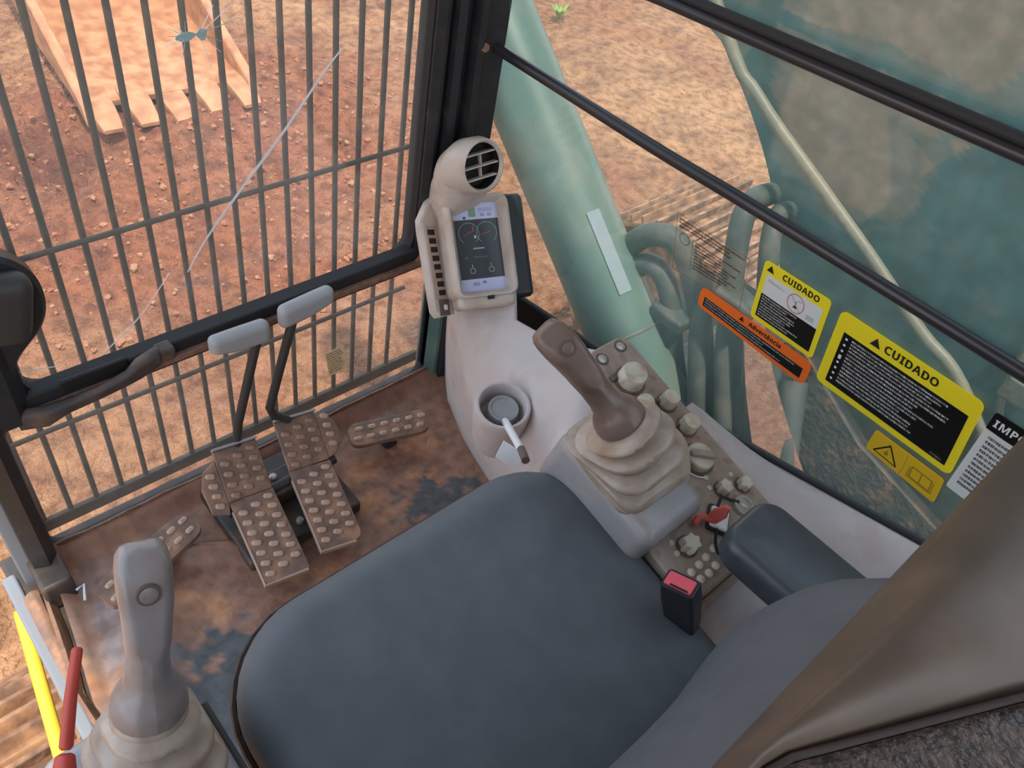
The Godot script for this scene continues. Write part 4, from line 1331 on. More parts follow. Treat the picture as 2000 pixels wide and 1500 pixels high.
	part("pad", pillow(0.115, 0.36, 0.034, 0.045, 0.016, 0.004, 8, 0.006).moved(Transform3D(Basis(Vector3.UP, 0.03), Vector3(0.737, 0.577, 0.012))), M.armrest_vinyl, a, 60.0)
	part("support", rbox(Vector3(0.06, 0.12, 0.2), 0.012, Vector3(0.74, 0.475, 0.05)), M.black_plastic, a)
	part("piping", tube([Vector3(0.683, 0.566, -0.13), Vector3(0.683, 0.568, 0.0), Vector3(0.686, 0.568, 0.15)], 0.003, 6), M.sill_paint, a, 60.0)

func _section(a: Array, b: Array, f: float) -> PackedVector3Array:
	# a rounded outline between two stations, given as (x, y) corners
	var p := []
	for i in a[1].size():
		p.append(Vector3(lerpf(a[1][i][0], b[1][i][0], f), lerpf(a[1][i][1], b[1][i][1], f), 0))
	var z := lerpf(a[0], b[0], f)
	var o := PackedVector3Array()
	for i in p.size():
		var k: Vector3 = p[i]
		if i == 0 or i == p.size() - 1:
			o.append(Vector3(k.x, k.y, z))
			continue
		var r := 0.35 if i != 4 else 0.12
		var u: Vector3 = k.lerp(p[i - 1], r)
		var w: Vector3 = k.lerp(p[i + 1], r)
		for q in 5:
			var t := q / 4.0
			var m := u.lerp(k, t).lerp(k.lerp(w, t), t)
			o.append(Vector3(m.x, m.y, z))
	return o

func knob(x: float, z: float, r: float, h: float, c: Node3D) -> void:
	var X := on_panel(x, z)
	var rings := [[1.05, 0.003], [1.0, 0.006], [0.97, h * 0.8], [0.9, h * 0.97], [0.7, h]]
	var rr := []
	for q in rings:
		var ring := PackedVector3Array()
		for i in 40:
			var k: float = r * q[0] * (1.0 - (0.035 if i % 2 else 0.0))
			ring.append(X * Vector3(cos(TAU * i / 40) * k, q[1], sin(TAU * i / 40) * k))
		rr.append(ring)
	var n := part("knob", loft(rr), M.knob_plastic, c, 50.0)
	part("skirt", lathe([[0.0, 0.0], [r * 1.2, 0.0], [r * 1.2, 0.0025], [r * 1.05, 0.004], [0.0, 0.004]], 28, X), M.knob_dark, n)
	part("knob_shade", rbox(Vector3(r * 0.5, 0.008, r * 0.5), 0.002, Vector3(-r * 1.05, 0.004, -r * 0.75), 2).moved(X), M.knob_dark, n)  # dark block standing in for the shade at the knob's front left

func fluted(x: float, z: float, r: float, h: float, c: Node3D) -> void:
	var X := on_panel(x, z)
	var rr := []
	for q in [[0.9, 0.0], [0.95, h * 0.3], [1.0, h * 0.85], [0.85, h]]:
		var ring := PackedVector3Array()
		for i in 24:
			var k: float = r * q[0] * (1.0 + 0.16 * cos(TAU * i / 4.0))
			ring.append(X * Vector3(cos(TAU * i / 24) * k, q[1], sin(TAU * i / 24) * k))
		rr.append(ring)
	var n := part("fluted_switch", loft(rr), M.knob_plastic, c, 50.0)
	part("skirt", lathe([[0.0, 0.0], [r * 1.25, 0.0], [r * 1.25, 0.002], [0.0, 0.002]], 20, X), M.knob_dark, n)

# ---------------------------------------------------------------- joysticks
func sticks() -> void:
	joystick("joystick", "right joystick leaning over its pleated boot on the console, dark brown grip", Vector3(0.683, 0.562, -0.326), Vector3(0.638, 0.655, -0.332), Vector3(0.57, 0.768, -0.426), Vector3(-0.2, 0.4, 0.3), 0.066, M.stick_dirty, PN)
	joystick("joystick", "left joystick by the open door, pale grey grip with a round thumb button", Vector3(0.022, 0.51, -0.335), Vector3(0.040, 0.61, -0.36), Vector3(0.0805, 0.775, -0.40), Vector3(-0.1, 0.55, 0.83), 0.056, M.stick_plastic, Vector3.UP)
	# pod that carries the left joystick
	var p := thing("left_console", "grey left control pod at the foot of the left joystick", "console", Vector3(0.0, 0.0, -0.1))
	part("pod", rbox(Vector3(0.15, 0.09, 0.62), 0.02, Vector3(0.012, 0.49, -0.10), 4), M.grey_plastic, p, 60.0)
	part("pod_base", rbox(Vector3(0.09, 0.46, 0.3), 0.02, Vector3(0.0, 0.23, 0.05), 3), M.grey_plastic, p, 60.0)
	part("edge_rib", rbox(Vector3(0.008, 0.02, 0.56), 0.003, Vector3(0.09, 0.5, -0.1), 2), M.dark_steel, p)
	# red safety lever
	var l := thing("safety_lever", "thin red safety lever rising beside the left joystick", "lever", Vector3(-0.04, 0.52, -0.34))
	part("rod", tube([Vector3(-0.03, 0.59, -0.38), Vector3(-0.01, 0.604, -0.413), Vector3(0.012, 0.618, -0.446)], [0.0062, 0.0058, 0.0052], 10, 1.0), M.red_plastic, l, 60.0)
	part("socket", tube([Vector3(-0.062, 0.548, -0.325), Vector3(-0.046, 0.576, -0.354), Vector3(-0.034, 0.586, -0.374)], [0.013, 0.0125, 0.0085], 12, 0.6), M.red_plastic, l, 60.0)

func joystick(nm: String, label: String, base: Vector3, neck: Vector3, top: Vector3, look: Vector3, bw: float, gm: Material, bn: Vector3) -> void:
	var j := thing(nm, label, "joystick", base, "joysticks on either side of the seat")
	# pleated boot
	var rings := []
	var up0 := bn.normalized()
	var up1 := (top - neck).normalized()
	var k := 0
	for q in [[0.0, 1.02], [0.07, 1.05], [0.13, 1.04], [0.18, 0.97], [0.21, 0.8], [0.25, 0.75], [0.28, 0.81], [0.31, 0.96], [0.36, 1.0], [0.41, 0.97], [0.45, 0.86], [0.48, 0.68], [0.52, 0.63], [0.55, 0.72], [0.58, 0.85], [0.63, 0.87], [0.68, 0.83], [0.71, 0.66], [0.74, 0.55], [0.78, 0.55], [0.81, 0.66], [0.86, 0.73], [0.91, 0.69], [0.95, 0.56], [1.0, 0.5]]:
		var f: float = q[0]
		var n := up0.lerp(up1, f).normalized()
		var X := facing(base.lerp(neck, f), n, Vector3.RIGHT)
		var rr := ring_rr(bw * 2.0 * q[1], bw * 2.0 * q[1] * 1.06, bw * (0.35 + 0.6 * f) * q[1], 6)
		rings.append(lay(rr, X))
		k += 1
	part("boot", loft(rings), M.boot_rubber, j, 60.0)
	var base_x := facing(base, up0, Vector3.RIGHT)
	part("boot_flange", loft([lay(ring_rr(bw * 2.12, bw * 2.24, bw * 0.4, 6), base_x, -0.008), lay(ring_rr(bw * 2.12, bw * 2.24, bw * 0.4, 6), base_x, 0.001), lay(ring_rr(bw * 2.0, bw * 2.1, bw * 0.36, 6), base_x, 0.005)]), M.boot_rubber, j)
	# grip with a bell at its foot and a slanted face on its head
	var L := neck.distance_to(top)
	var gs := 0.88
	var zl := (look - up1 * up1.dot(look)).normalized()
	var G := Transform3D(Basis(up1.cross(zl), up1, zl), neck)
	var pr := [[-0.06, 0.031, 0.031, 0.0], [0.0, 0.036, 0.036, 0.0], [0.03, 0.0385, 0.0385, 0.0], [0.10, 0.037, 0.037, 0.0], [0.16, 0.031, 0.031, 0.0], [0.2, 0.0245, 0.0245, 0.0], [0.3, 0.0215, 0.0215, 0.0], [0.42, 0.0205, 0.022, 0.0], [0.52, 0.0205, 0.0225, 0.001], [0.6, 0.0215, 0.0215, 0.002], [0.68, 0.0225, 0.021, 0.001], [0.76, 0.024, 0.0205, 0.0], [0.84, 0.0248, 0.02, -0.003], [0.92, 0.0248, 0.0185, -0.006], [0.98, 0.0235, 0.0155, -0.009], [1.02, 0.0195, 0.0115, -0.011], [1.035, 0.012, 0.007, -0.012]]
	var gr := []
	for q in pr:
		var ring := PackedVector3Array()
		for p in ring_rr(q[1] * 2.0, q[2] * 2.0, minf(q[1], q[2]) * (0.98 if q[0] < 0.5 else 0.58), 6):
			ring.append(G * Vector3(p.x * gs, q[0] * L, p.y * gs + q[3]))
		gr.append(ring)
	var g := part("grip", loft(gr), gm, j, 60.0)
	# collar under the bell
	part("collar", lathe([[0.0, -0.075 * L], [0.033, -0.075 * L], [0.034, -0.03 * L], [0.031, 0.0], [0.0, 0.0]], 24, G), M.boot_rubber, j, 50.0)
	var F := G * Transform3D(Basis(Vector3.RIGHT, PI * 0.5 - 0.16), Vector3(0, 0.855 * L, 0.0146))
	part("thumb_button", lathe([[0.0, 0.0], [0.0075, 0.0], [0.0075, 0.0016], [0.006, 0.0024], [0.0, 0.0026]], 20, F), gm, g)
	part("button_ring", lathe([[0.0078, -0.001], [0.0098, -0.001], [0.0098, 0.0012], [0.0078, 0.0012]], 24, F), M.knob_dark, g)
	for i in 3:
		part("finger_rib", rbox(Vector3(0.012, 0.003, 0.003), 0.0012, Vector3(-0.005, (0.5 + i * 0.06) * L, 0.0188), 2).moved(G), gm, g)

# ---------------------------------------------------------------- monitor and air vent
func monitor() -> void:
	var n := Vector3(-0.25, 0.71, 0.658).normalized()
	var u := Vector3.UP.cross(n).normalized()
	var v := n.cross(u)
	var X := Transform3D(Basis(u, v, n), Vector3(0.864, 0.492, -0.851))
	var m := thing("monitor", "upright colour monitor in a dusty beige housing at the front right post", "monitor", Vector3(0.9, 0.36, -0.9))
	var w := 0.128
	var h := 0.19
	# deep tapered housing behind the bezel
	var hr := []
	for q in [[0.0, 1.0, 1.0], [-0.02, 1.04, 1.03], [-0.05, 1.02, 1.02], [-0.085, 0.8, 0.86], [-0.1, 0.5, 0.6]]:
		var r := PackedVector3Array()
		for p in ring_rr(w * q[1], h * q[2], 0.02, 6): r.append(X * Vector3(p.x, p.y, q[0]))
		hr.append(r)
	part("housing", loft(hr, false), M.housing_plastic, m, 60.0)
	var inner := ring_rr(0.094, 0.164, 0.006, 6)
	var outer := ring_rr(w, h, 0.02, 6)
	var lip := ring_rr(w - 0.012, h - 0.008, 0.016, 6)
	var br := []
	for q in [[outer, 0.0], [lip, 0.011], [ring_rr(w - 0.02, h - 0.014, 0.012, 6), 0.012], [inner, 0.003], [ring_rr(0.088, 0.16, 0.004, 6), -0.016]]:
		var r := PackedVector3Array()
		for p in q[0]: r.append(X * Vector3(p.x, p.y, q[1]))
		br.append(r)
	part("bezel", loft(br, false, false), M.housing_plastic, m, 40.0, n)
	# picture on the screen
	var im := Image.create(256, 476, false, Image.FORMAT_RGB8)
	im.fill(rgb(62, 66, 70))
	im.fill_rect(Rect2i(0, 0, 256, 84), rgb(178, 180, 206))
	im.fill_rect(Rect2i(92, 8, 42, 62), rgb(118, 142, 122))
	im.fill_rect(Rect2i(150, 22, 84, 22), rgb(150, 158, 192))
	im.fill_rect(Rect2i(160, 52, 26, 18), rgb(136, 142, 176))
	im.fill_rect(Rect2i(200, 52, 26, 18), rgb(136, 142, 176))
	im.fill_rect(Rect2i(14, 34, 18, 20), rgb(84, 88, 120))
	im.fill_rect(Rect2i(58, 66, 16, 14), rgb(66, 70, 120))
	im.fill_rect(Rect2i(0, 412, 256, 64), rgb(176, 178, 208))
	im.fill_rect(Rect2i(70, 430, 40, 20), rgb(140, 142, 176))
	im.fill_rect(Rect2i(126, 426, 22, 14), rgb(112, 116, 156))
	for g in [[82, 160, 58], [186, 160, 58]]:
		for i in 520:
			var a := i / 520.0 * TAU * 0.8 + 2.2
			for k in 3:
				im.set_pixelv(Vector2i(clampi(int(g[0] + cos(a) * (g[2] + k)), 0, 255), clampi(int(g[1] + sin(a) * (g[2] + k)), 0, 475)), rgb(132, 150, 138))
	for k in 60:
		for t in 4:
			im.set_pixel(40 + k, 176 - int(k * 0.5) + t, rgb(150, 78, 84))
			im.set_pixel(150 + k, 168 - int(k * 0.25) + t, rgb(150, 84, 88))
	im.fill_rect(Rect2i(104, 120, 10, 30), rgb(150, 70, 76))
	im.fill_rect(Rect2i(110, 172, 12, 16), rgb(176, 176, 176))
	im.fill_rect(Rect2i(96, 240, 66, 8), rgb(150, 152, 154))
	im.fill_rect(Rect2i(40, 286, 20, 16), rgb(84, 90, 94))
	im.fill_rect(Rect2i(90, 288, 86, 8), rgb(82, 88, 92))
	for g in [[78, 366, 16], [188, 366, 16]]:
		for i in 200:
			var a := i / 200.0 * TAU
			for k in 4:
				im.set_pixel(int(g[0] + cos(a) * (g[2] - k)), int(g[1] + sin(a) * (g[2] - k)), rgb(140, 148, 146))
		im.fill_rect(Rect2i(g[0] - 2, g[1] - 36, 5, 18), rgb(140, 148, 146))
	var sm := mat("screen_picture", Color.WHITE, 0.12)
	sm.albedo_texture = ImageTexture.create_from_image(im)
	sm.emission_enabled = true
	sm.emission_texture = sm.albedo_texture
	sm.emission_operator = BaseMaterial3D.EMISSION_OP_MULTIPLY
	sm.emission = Color.WHITE
	sm.emission_energy_multiplier = 0.04
	sm.texture_repeat = false
	var sc := plate_between(Vector3(-0.047, 0.082, 0), Vector3(0.047, 0.082, 0), Vector3(0.047, -0.082, 0), Vector3(-0.047, -0.082, 0), rect01(), -0.016, -0.013, Vector3.BACK)
	# the lit picture is a little smaller than the dark glass round it
	for i in sc.uv.size(): sc.uv[i] = Vector2((sc.uv[i].x - 0.5) * 1.1 + 0.5, (sc.uv[i].y - 0.5) * 1.04 + 0.5)
	part("screen", sc.moved(X), sm, m)
	part("bezel_button", rbox(Vector3(0.012, 0.01, 0.006), 0.001, Vector3(0.004, -0.093, 0.008), 1).moved(X), M.ink, m)
	part("lower_chin", rbox(Vector3(0.115, 0.03, 0.05), 0.012, Vector3(0.0, -0.098, -0.022), 4).moved(X), M.housing_plastic, m, 60.0)
	part("back_cover", rbox(Vector3(0.13, 0.2, 0.05), 0.012, Vector3(0.05, 0.0, -0.07), 3).moved(X), M.black_plastic, m, 60.0)

	# slotted wing on the left of the housing
	var W := X * T(Vector3(-0.078, -0.008, -0.032), Vector3(0.86, 0, -0.5).normalized(), Vector3.UP, Vector3(0.5, 0, 0.86).normalized())
	var wing := PackedVector2Array([Vector2(-0.022, -0.1), Vector2(-0.012, -0.112), Vector2(0.03, -0.108), Vector2(0.03, 0.105), Vector2(0.006, 0.108), Vector2(-0.026, 0.068), Vector2(-0.028, 0.05)])
	var wp := part("side_wing", prism(wing, 0.02, 0.003).moved(W * T(Vector3(0, 0, -0.018))), M.housing_plastic, m)
	for k in 8:
		part("vent_slot", rbox(Vector3(0.0185, 0.0105, 0.004), 0.001, Vector3(-0.007 + k * 0.0012, 0.044 - k * 0.0158, 0.001), 1).moved(W), M.ink, wp)
	part("slot_surround", prism(PackedVector2Array([Vector2(-0.018, -0.078), Vector2(0.014, -0.078), Vector2(0.009, 0.056), Vector2(-0.019, 0.056)]), 0.0016, 0.0004).moved(W * T(Vector3(0, 0, 0.001))), M.pedal_stud, wp)
	part("socket_plate", rbox(Vector3(0.026, 0.03, 0.003), 0.001, Vector3(0.002, -0.094, 0.002), 1).moved(W), M.knob_dark, wp)
	part("socket_pin", rbox(Vector3(0.008, 0.01, 0.004), 0.0015, Vector3(0.004, -0.094, 0.004), 1).moved(W), M.white_plastic, wp)

	# round air vent on a pod above the monitor
	var vc := Vector3(0.866, 0.642, -0.882)
	var vn := Vector3(-0.03, 0.36, 0.93).normalized()
	var vent := thing("air_vent", "round louvred air vent on a stubby beige pod above the monitor", "air vent", vc + Vector3(0, -0.05, 0))
	var vu := Vector3.UP.cross(vn).normalized()
	var V := Transform3D(Basis(vu, vn.cross(vu), vn), vc)
	var pod := []
	for q in [[0.0, 0.9, 0, 0], [0.006, 0.98, 0, 0], [0.004, 1.06, 0, 0], [-0.012, 1.12, -0.002, 0], [-0.04, 1.12, -0.008, -0.006], [-0.068, 1.02, -0.012, -0.02], [-0.088, 0.75, -0.014, -0.03], [-0.096, 0.4, -0.014, -0.034]]:
		var r := PackedVector3Array()
		for p in ell(0.042, 0.044, 32): r.append(V * Vector3(p.x * q[1] + q[2], p.y * q[1] + q[3], q[0]))
		pod.append(r)
	var pd := part("pod", loft(pod, false, true), M.housing_plastic, vent, 60.0)
	var hole := []
	for q in [[0.0, 0.9], [-0.022, 0.86]]:
		var r := PackedVector3Array()
		for p in ell(0.042, 0.044, 32): r.append(V * Vector3(p.x * q[1], p.y * q[1], q[0]))
		hole.append(r)
	part("duct", loft(hole, false, true), M.ink, vent, 60.0, vn)
	for k in 3:
		var y := 0.021 - k * 0.021
		var half := 0.042 * 0.88 * sqrt(1.0 - pow(y / 0.044, 2.0))
		part("louvre", rbox(Vector3(half * 2.0, 0.0032, 0.012), 0.0012, Vector3(0, y, -0.007), 2).moved(V), M.housing_plastic, vent)
	for q in [Vector2(0.004, 0.0105), Vector2(0.002, -0.0105)]:
		part("louvre_post", rbox(Vector3(0.0028, 0.018, 0.008), 0.001, Vector3(q.x, q.y, -0.01), 1).moved(V), M.housing_plastic, vent)
	# shoulder that joins the pod and the monitor
	part("shoulder", loft([lay(ring_rr(0.075, 0.07, 0.03, 6), T(Vector3(0.85, 0, -0.925)), 0.60), lay(ring_rr(0.095, 0.085, 0.03, 6), T(Vector3(0.866, 0, -0.932)), 0.57), lay(ring_rr(0.1, 0.06, 0.025, 6), T(Vector3(0.878, 0, -0.955)), 0.50)]), M.housing_plastic, pd, 60.0)
	# column under the monitor
	part("column", loft([lay(ring_rr(0.1, 0.1, 0.03, 6), T(Vector3(0.905, 0, -0.865)), 0.30), lay(ring_rr(0.115, 0.11, 0.035, 6), T(Vector3(0.885, 0, -0.855)), 0.38), lay(ring_rr(0.12, 0.1, 0.03, 6), T(Vector3(0.886, 0, -0.875)), 0.425)]), M.console_plastic, m, 60.0)

# ---------------------------------------------------------------- right-hand window: bars and stickers
func window_things() -> void:
	var bar := thing("window_bar", "single black tube across the right-hand window, just above the stickers", "window bar", win(-0.5, 0.82, 0.02), "black tubes across the right-hand window")
	part("bar_tube", tube(curve([Vector3(0.905, 0.812, -1.0), Vector3(0.928, 0.803, -0.975), Vector3(0.93, 0.806, -0.94), Vector3(0.928, 0.818, -0.6), Vector3(0.926, 0.829, -0.42), Vector3(0.924, 0.846, -0.045), Vector3(0.922, 0.86, 0.4), Vector3(0.92, 0.872, 0.88)], 5), 0.0095, 14), M.bar_black, bar, 60.0)
	part("end_bracket", rbox(Vector3(0.03, 0.034, 0.02), 0.006, Vector3(0.912, 0.815, -0.972), 3), M.dusty_brown, bar)
	part("bracket_bolt", lathe([[0.0, 0.0], [0.008, 0.0], [0.008, 0.006], [0.0, 0.007]], 6, facing(Vector3(0.905, 0.81, -0.96), Vector3(-0.3, 0.2, 0.9))), M.dusty_brown, bar)
	part("bracket_hook", tube([Vector3(0.918, 0.832, -0.972), Vector3(0.912, 0.842, -0.968), Vector3(0.902, 0.838, -0.962), Vector3(0.9, 0.826, -0.96)], 0.005, 8), M.dusty_brown, bar)
	var b2 := thing("window_bar", "double black rail across the upper right-hand window", "window bar", win(-0.4, 1.03, 0.02), "black tubes across the right-hand window")
	part("bar_tube", tube([Vector3(0.912, 0.974, -1.0), Vector3(0.908, 1.013, -0.65), Vector3(0.902, 1.055, -0.176), Vector3(0.892, 1.135, 0.7)], 0.0078, 14), M.bar_black, b2, 60.0)
	part("sash_rail", tube([Vector3(0.916, 0.987, -1.0), Vector3(0.912, 1.025, -0.65), Vector3(0.906, 1.068, -0.176), Vector3(0.896, 1.148, 0.7)], 0.0068, 14), M.black_rubber, b2, 60.0)

	# stickers: the corners are places on the glass (z, y): top left, top right, bottom right, bottom left
	var yel := rgb(255, 240, 52)
	sticker("warning_sticker", "large yellow CUIDADO sticker with a long bulleted list on a black panel", [[-0.254, 0.762], [-0.047, 0.769], [-0.024, 0.637], [-0.240, 0.631]], 0.05, _list_print(yel), "CUIDADO", 0.0125, Vector2(0.53, 0.885), M.ink, 0.0)
	sticker("warning_sticker", "smaller yellow CUIDADO sticker with a red no-entry ring on white over a black panel", [[-0.381, 0.757], [-0.271, 0.763], [-0.258, 0.657], [-0.370, 0.653]], 0.06, _ring_print(yel), "CUIDADO", 0.0098, Vector2(0.57, 0.905), M.ink, 0.0)
	sticker("warning_sticker", "narrow orange strip sticker with a black text panel under the smaller yellow sticker", [[-0.461, 0.643], [-0.253, 0.650], [-0.250, 0.604], [-0.459, 0.603]], 0.05, _strip_print(rgb(255, 136, 48)), "Advertência", 0.0075, Vector2(0.60, 0.815), M.ink, 0.0)
	sticker("warning_sticker", "small plain yellow sticker with a hazard triangle and an open book symbol", [[-0.132, 0.624], [-0.025, 0.626], [-0.016, 0.578], [-0.130, 0.583]], 0.04, _book_print(rgb(240, 206, 44)), "", 0.0, Vector2.ZERO, M.ink, 0.0)
	sticker("notice_sticker", "white notice sticker with a black header reading IMPORTANTE, half behind the backrest", [[-0.033, 0.768], [0.085, 0.775], [0.10, 0.62], [-0.02, 0.62]], 0.03, _note_print(), "IMPORTANTE", 0.0115, Vector2(0.47, 0.90), M.white_plastic, 0.0)
	ghost_sticker()

func sticker(nm: String, label: String, q: Array, r: float, im: Image, word: String, hgt: float, at: Vector2, ink: Material, _t: float) -> void:
	var c := q.map(func(p): return win(p[0], p[1], 0.0022))
	var mid: Vector3 = (c[0] + c[1] + c[2] + c[3]) * 0.25
	var s := thing(nm, label, "sticker", mid, "stickers on the right-hand window")
	var m := StandardMaterial3D.new()
	m.resource_name = "printed_vinyl"
	m.roughness = 0.45
	m.albedo_texture = ImageTexture.create_from_image(im)
	m.texture_repeat = false
	m.backlight_enabled = true
	m.backlight = Color(0.9, 0.9, 0.9)
	var w: float = c[0].distance_to(c[1])
	var h: float = c[0].distance_to(c[3])
	part("printed_sheet", plate_between(c[0], c[1], c[2], c[3], rect01(r, r * w / h, 5), 0.0, 0.0009, WN), m, s)
	if word:
		var t := letters(word, hgt, 0.0005)
		t.bent(func(p):
			var a: float = at.x + p.x / w
			var b: float = at.y + p.y / h
			return c[3].lerp(c[2], a).lerp(c[0].lerp(c[1], a), b) + WN * (0.0012 + p.z))
		part("lettering", t, ink, s, 10.0)
		if ink == M.ink:
			# warning triangle before the word
			var tw := hgt * 1.1
			var x0 := at.x - (0.25 if hgt > 0.011 else (0.46 if hgt > 0.009 else 0.21))
			var tr := PackedVector2Array([Vector2(-tw * 0.55, -tw * 0.45), Vector2(tw * 0.55, -tw * 0.45), Vector2(0, tw * 0.55)])
			var ts := prism(tr, 0.0005)
			ts.bent(func(p):
				var a: float = x0 + p.x / w
				var b: float = at.y + p.y / h
				return c[3].lerp(c[2], a).lerp(c[0].lerp(c[1], a), b) + WN * (0.0011 + p.z))
			part("hazard_triangle", ts, ink, s, 10.0)

func _dashes(im: Image, r: Rect2i, lines: int, col: Color, sd: int, fill := 1.0) -> void:
	# rows of tiny illegible print
	var g := RandomNumberGenerator.new()
	g.seed = sd
	var step := r.size.y / float(lines)
	for k in lines:
		var x := r.position.x
		var end := r.position.x + int(r.size.x * (fill if k % 3 else 1.0) * g.randf_range(0.72, 1.0))
		while x < end:
			var l := g.randi_range(3, 9)
			var w := mini(l, end - x)
			var y := r.position.y + int(k * step + step * 0.2)
			var hh := maxi(2, int(step * 0.56))
			im.fill_rect(Rect2i(x, y + g.randi_range(0, 1), w, hh - g.randi_range(0, 1)), col.darkened(g.randf() * 0.3))
			x += l + g.randi_range(1, 3)

func _list_print(bg: Color) -> Image:
	var im := Image.create(768, 464, false, Image.FORMAT_RGB8)
	im.fill(bg)
	im.fill_rect(Rect2i(50, 106, 676, 322), rgb(22, 22, 22))
	for k in 8:
		var y := 128 + k * 37 + (6 if k == 3 else 0)
		for a in 16:
			for b in 16:
				if Vector2(a - 7.5, b - 7.5).length() < 7.5: im.set_pixel(66 + a, y + b, Color.WHITE)
	im.fill_rect(Rect2i(66, 236, 16, 26), Color.WHITE)
	_dashes(im, Rect2i(102, 118, 604, 80), 4, Color(0.95, 0.95, 0.95), 5, 0.9)
	_dashes(im, Rect2i(102, 200, 560, 200), 9, Color(0.95, 0.95, 0.95), 6, 0.8)
	_dashes(im, Rect2i(640, 404, 70, 16), 2, Color(0.8, 0.8, 0.8), 7)
	return im

func _ring_print(bg: Color) -> Image:
	var im := Image.create(512, 448, false, Image.FORMAT_RGB8)
	im.fill(bg)
	im.fill_rect(Rect2i(36, 84, 440, 150), rgb(236, 238, 238))
	im.fill_rect(Rect2i(36, 234, 440, 180), rgb(26, 26, 26))
	_dashes(im, Rect2i(48, 240, 330, 166), 8, Color(0.92, 0.92, 0.92), 8, 0.85)
	# faint grey machine shape and a red ring with a bar
	for i in 130:
		var y := 110 + int(i * 0.12)
		im.fill_rect(Rect2i(60 + i, y, 2, 22 - int(i * 0.1)), rgb(208, 212, 210))
	im.fill_rect(Rect2i(380, 180, 60, 34), rgb(206, 212, 210))
	for i in 700:
		var a := i / 700.0 * TAU
		for k in 6:
			im.set_pixel(int(288 + cos(a) * (66 - k) * 0.98), int(160 + sin(a) * (66 - k)), rgb(206, 120, 140))
	for i in 90:
		for k in 5: im.set_pixel(244 + i, 116 + i + k, rgb(206, 120, 140))
	im.fill_rect(Rect2i(276, 178, 26, 14), rgb(30, 30, 30))
	im.fill_rect(Rect2i(286, 140, 6, 40), rgb(110, 110, 116))
	im.fill_rect(Rect2i(300, 128, 30, 6), rgb(170, 174, 190))
	return im

func _strip_print(bg: Color) -> Image:
	var im := Image.create(768, 160, false, Image.FORMAT_RGB8)
	im.fill(bg)
	im.fill_rect(Rect2i(36, 62, 694, 70), rgb(26, 26, 26))
	_dashes(im, Rect2i(46, 66, 650, 62), 3, Color(0.82, 0.82, 0.82), 9, 0.9)
	return im

func _book_print(bg: Color) -> Image:
	var im := Image.create(448, 176, false, Image.FORMAT_RGB8)
	im.fill(bg)
	var ink := rgb(40, 34, 14)
	var pale := rgb(196, 160, 40)
	# triangle outline
	for i in 300:
		var f := i / 300.0
		for e in [[Vector2(40, 140), Vector2(108, 30)], [Vector2(108, 30), Vector2(184, 140)], [Vector2(40, 140), Vector2(184, 140)]]:
			var p: Vector2 = e[0].lerp(e[1], f)
			im.fill_rect(Rect2i(int(p.x), int(p.y), 7, 7), ink)
	im.fill_rect(Rect2i(104, 76, 12, 14), pale)
	im.fill_rect(Rect2i(98, 92, 22, 26), pale.darkened(0.1))
	im.fill_rect(Rect2i(218, 8, 4, 160), pale)
	# open book
	for r in [Rect2i(262, 54, 136, 8), Rect2i(262, 124, 136, 8), Rect2i(262, 54, 8, 76), Rect2i(390, 54, 8, 76), Rect2i(326, 54, 7, 76), Rect2i(250, 66, 6, 70), Rect2i(404, 66, 6, 70), Rect2i(250, 134, 160, 6)]:
		im.fill_rect(r, pale.darkened(0.12))
	return im

func _note_print() -> Image:
	var im := Image.create(384, 448, false, Image.FORMAT_RGB8)
	im.fill(rgb(236, 237, 236))
	im.fill_rect(Rect2i(0, 0, 384, 86), rgb(26, 26, 26))
	_dashes(im, Rect2i(28, 104, 320, 300), 12, Color(0.5, 0.5, 0.52), 13, 0.9)
	return im

func ghost_sticker() -> void:
	# clear film with brown print, on the glass ahead of the stickers
	var im := Image.create(384, 288, false, Image.FORMAT_RGBA8)
	im.fill(Color(0.78, 0.7, 0.6, 0.07))
	var ink := Color(0.32, 0.22, 0.14, 0.62)
	for r in [Rect2i(8, 6, 366, 3), Rect2i(8, 280, 366, 3), Rect2i(8, 6, 3, 276), Rect2i(371, 6, 3, 276), Rect2i(100, 90, 3, 150)]:
		im.fill_rect(r, Color(0.4, 0.3, 0.2, 0.4))
	for i in 220:
		var a := i / 220.0 * TAU
		im.fill_rect(Rect2i(int(56 + cos(a) * 26), int(110 + sin(a) * 26), 3, 3), ink)
	_dashes(im, Rect2i(24, 20, 330, 52), 3, ink, 21)
	_dashes(im, Rect2i(114, 92, 240, 140), 9, ink, 22, 0.8)
	var c := [win(-0.545, 0.735, 0.002), win(-0.40, 0.742, 0.002), win(-0.385, 0.648, 0.002), win(-0.525, 0.632, 0.002)]
	var m := StandardMaterial3D.new()
	m.resource_name = "clear_film"
	m.roughness = 0.5
	m.transparency = BaseMaterial3D.TRANSPARENCY_ALPHA
	m.albedo_texture = ImageTexture.create_from_image(im)
	m.texture_repeat = false
	tag(part("film_sticker", plate_between(c[0], c[1], c[2], c[3], rect01(), 0.0, 0.0006, WN), m, self, 38.0, Vector3.ZERO, (c[0] + c[2]) * 0.5), "clear film sticker with faint brown print, ahead of the yellow stickers", "sticker")

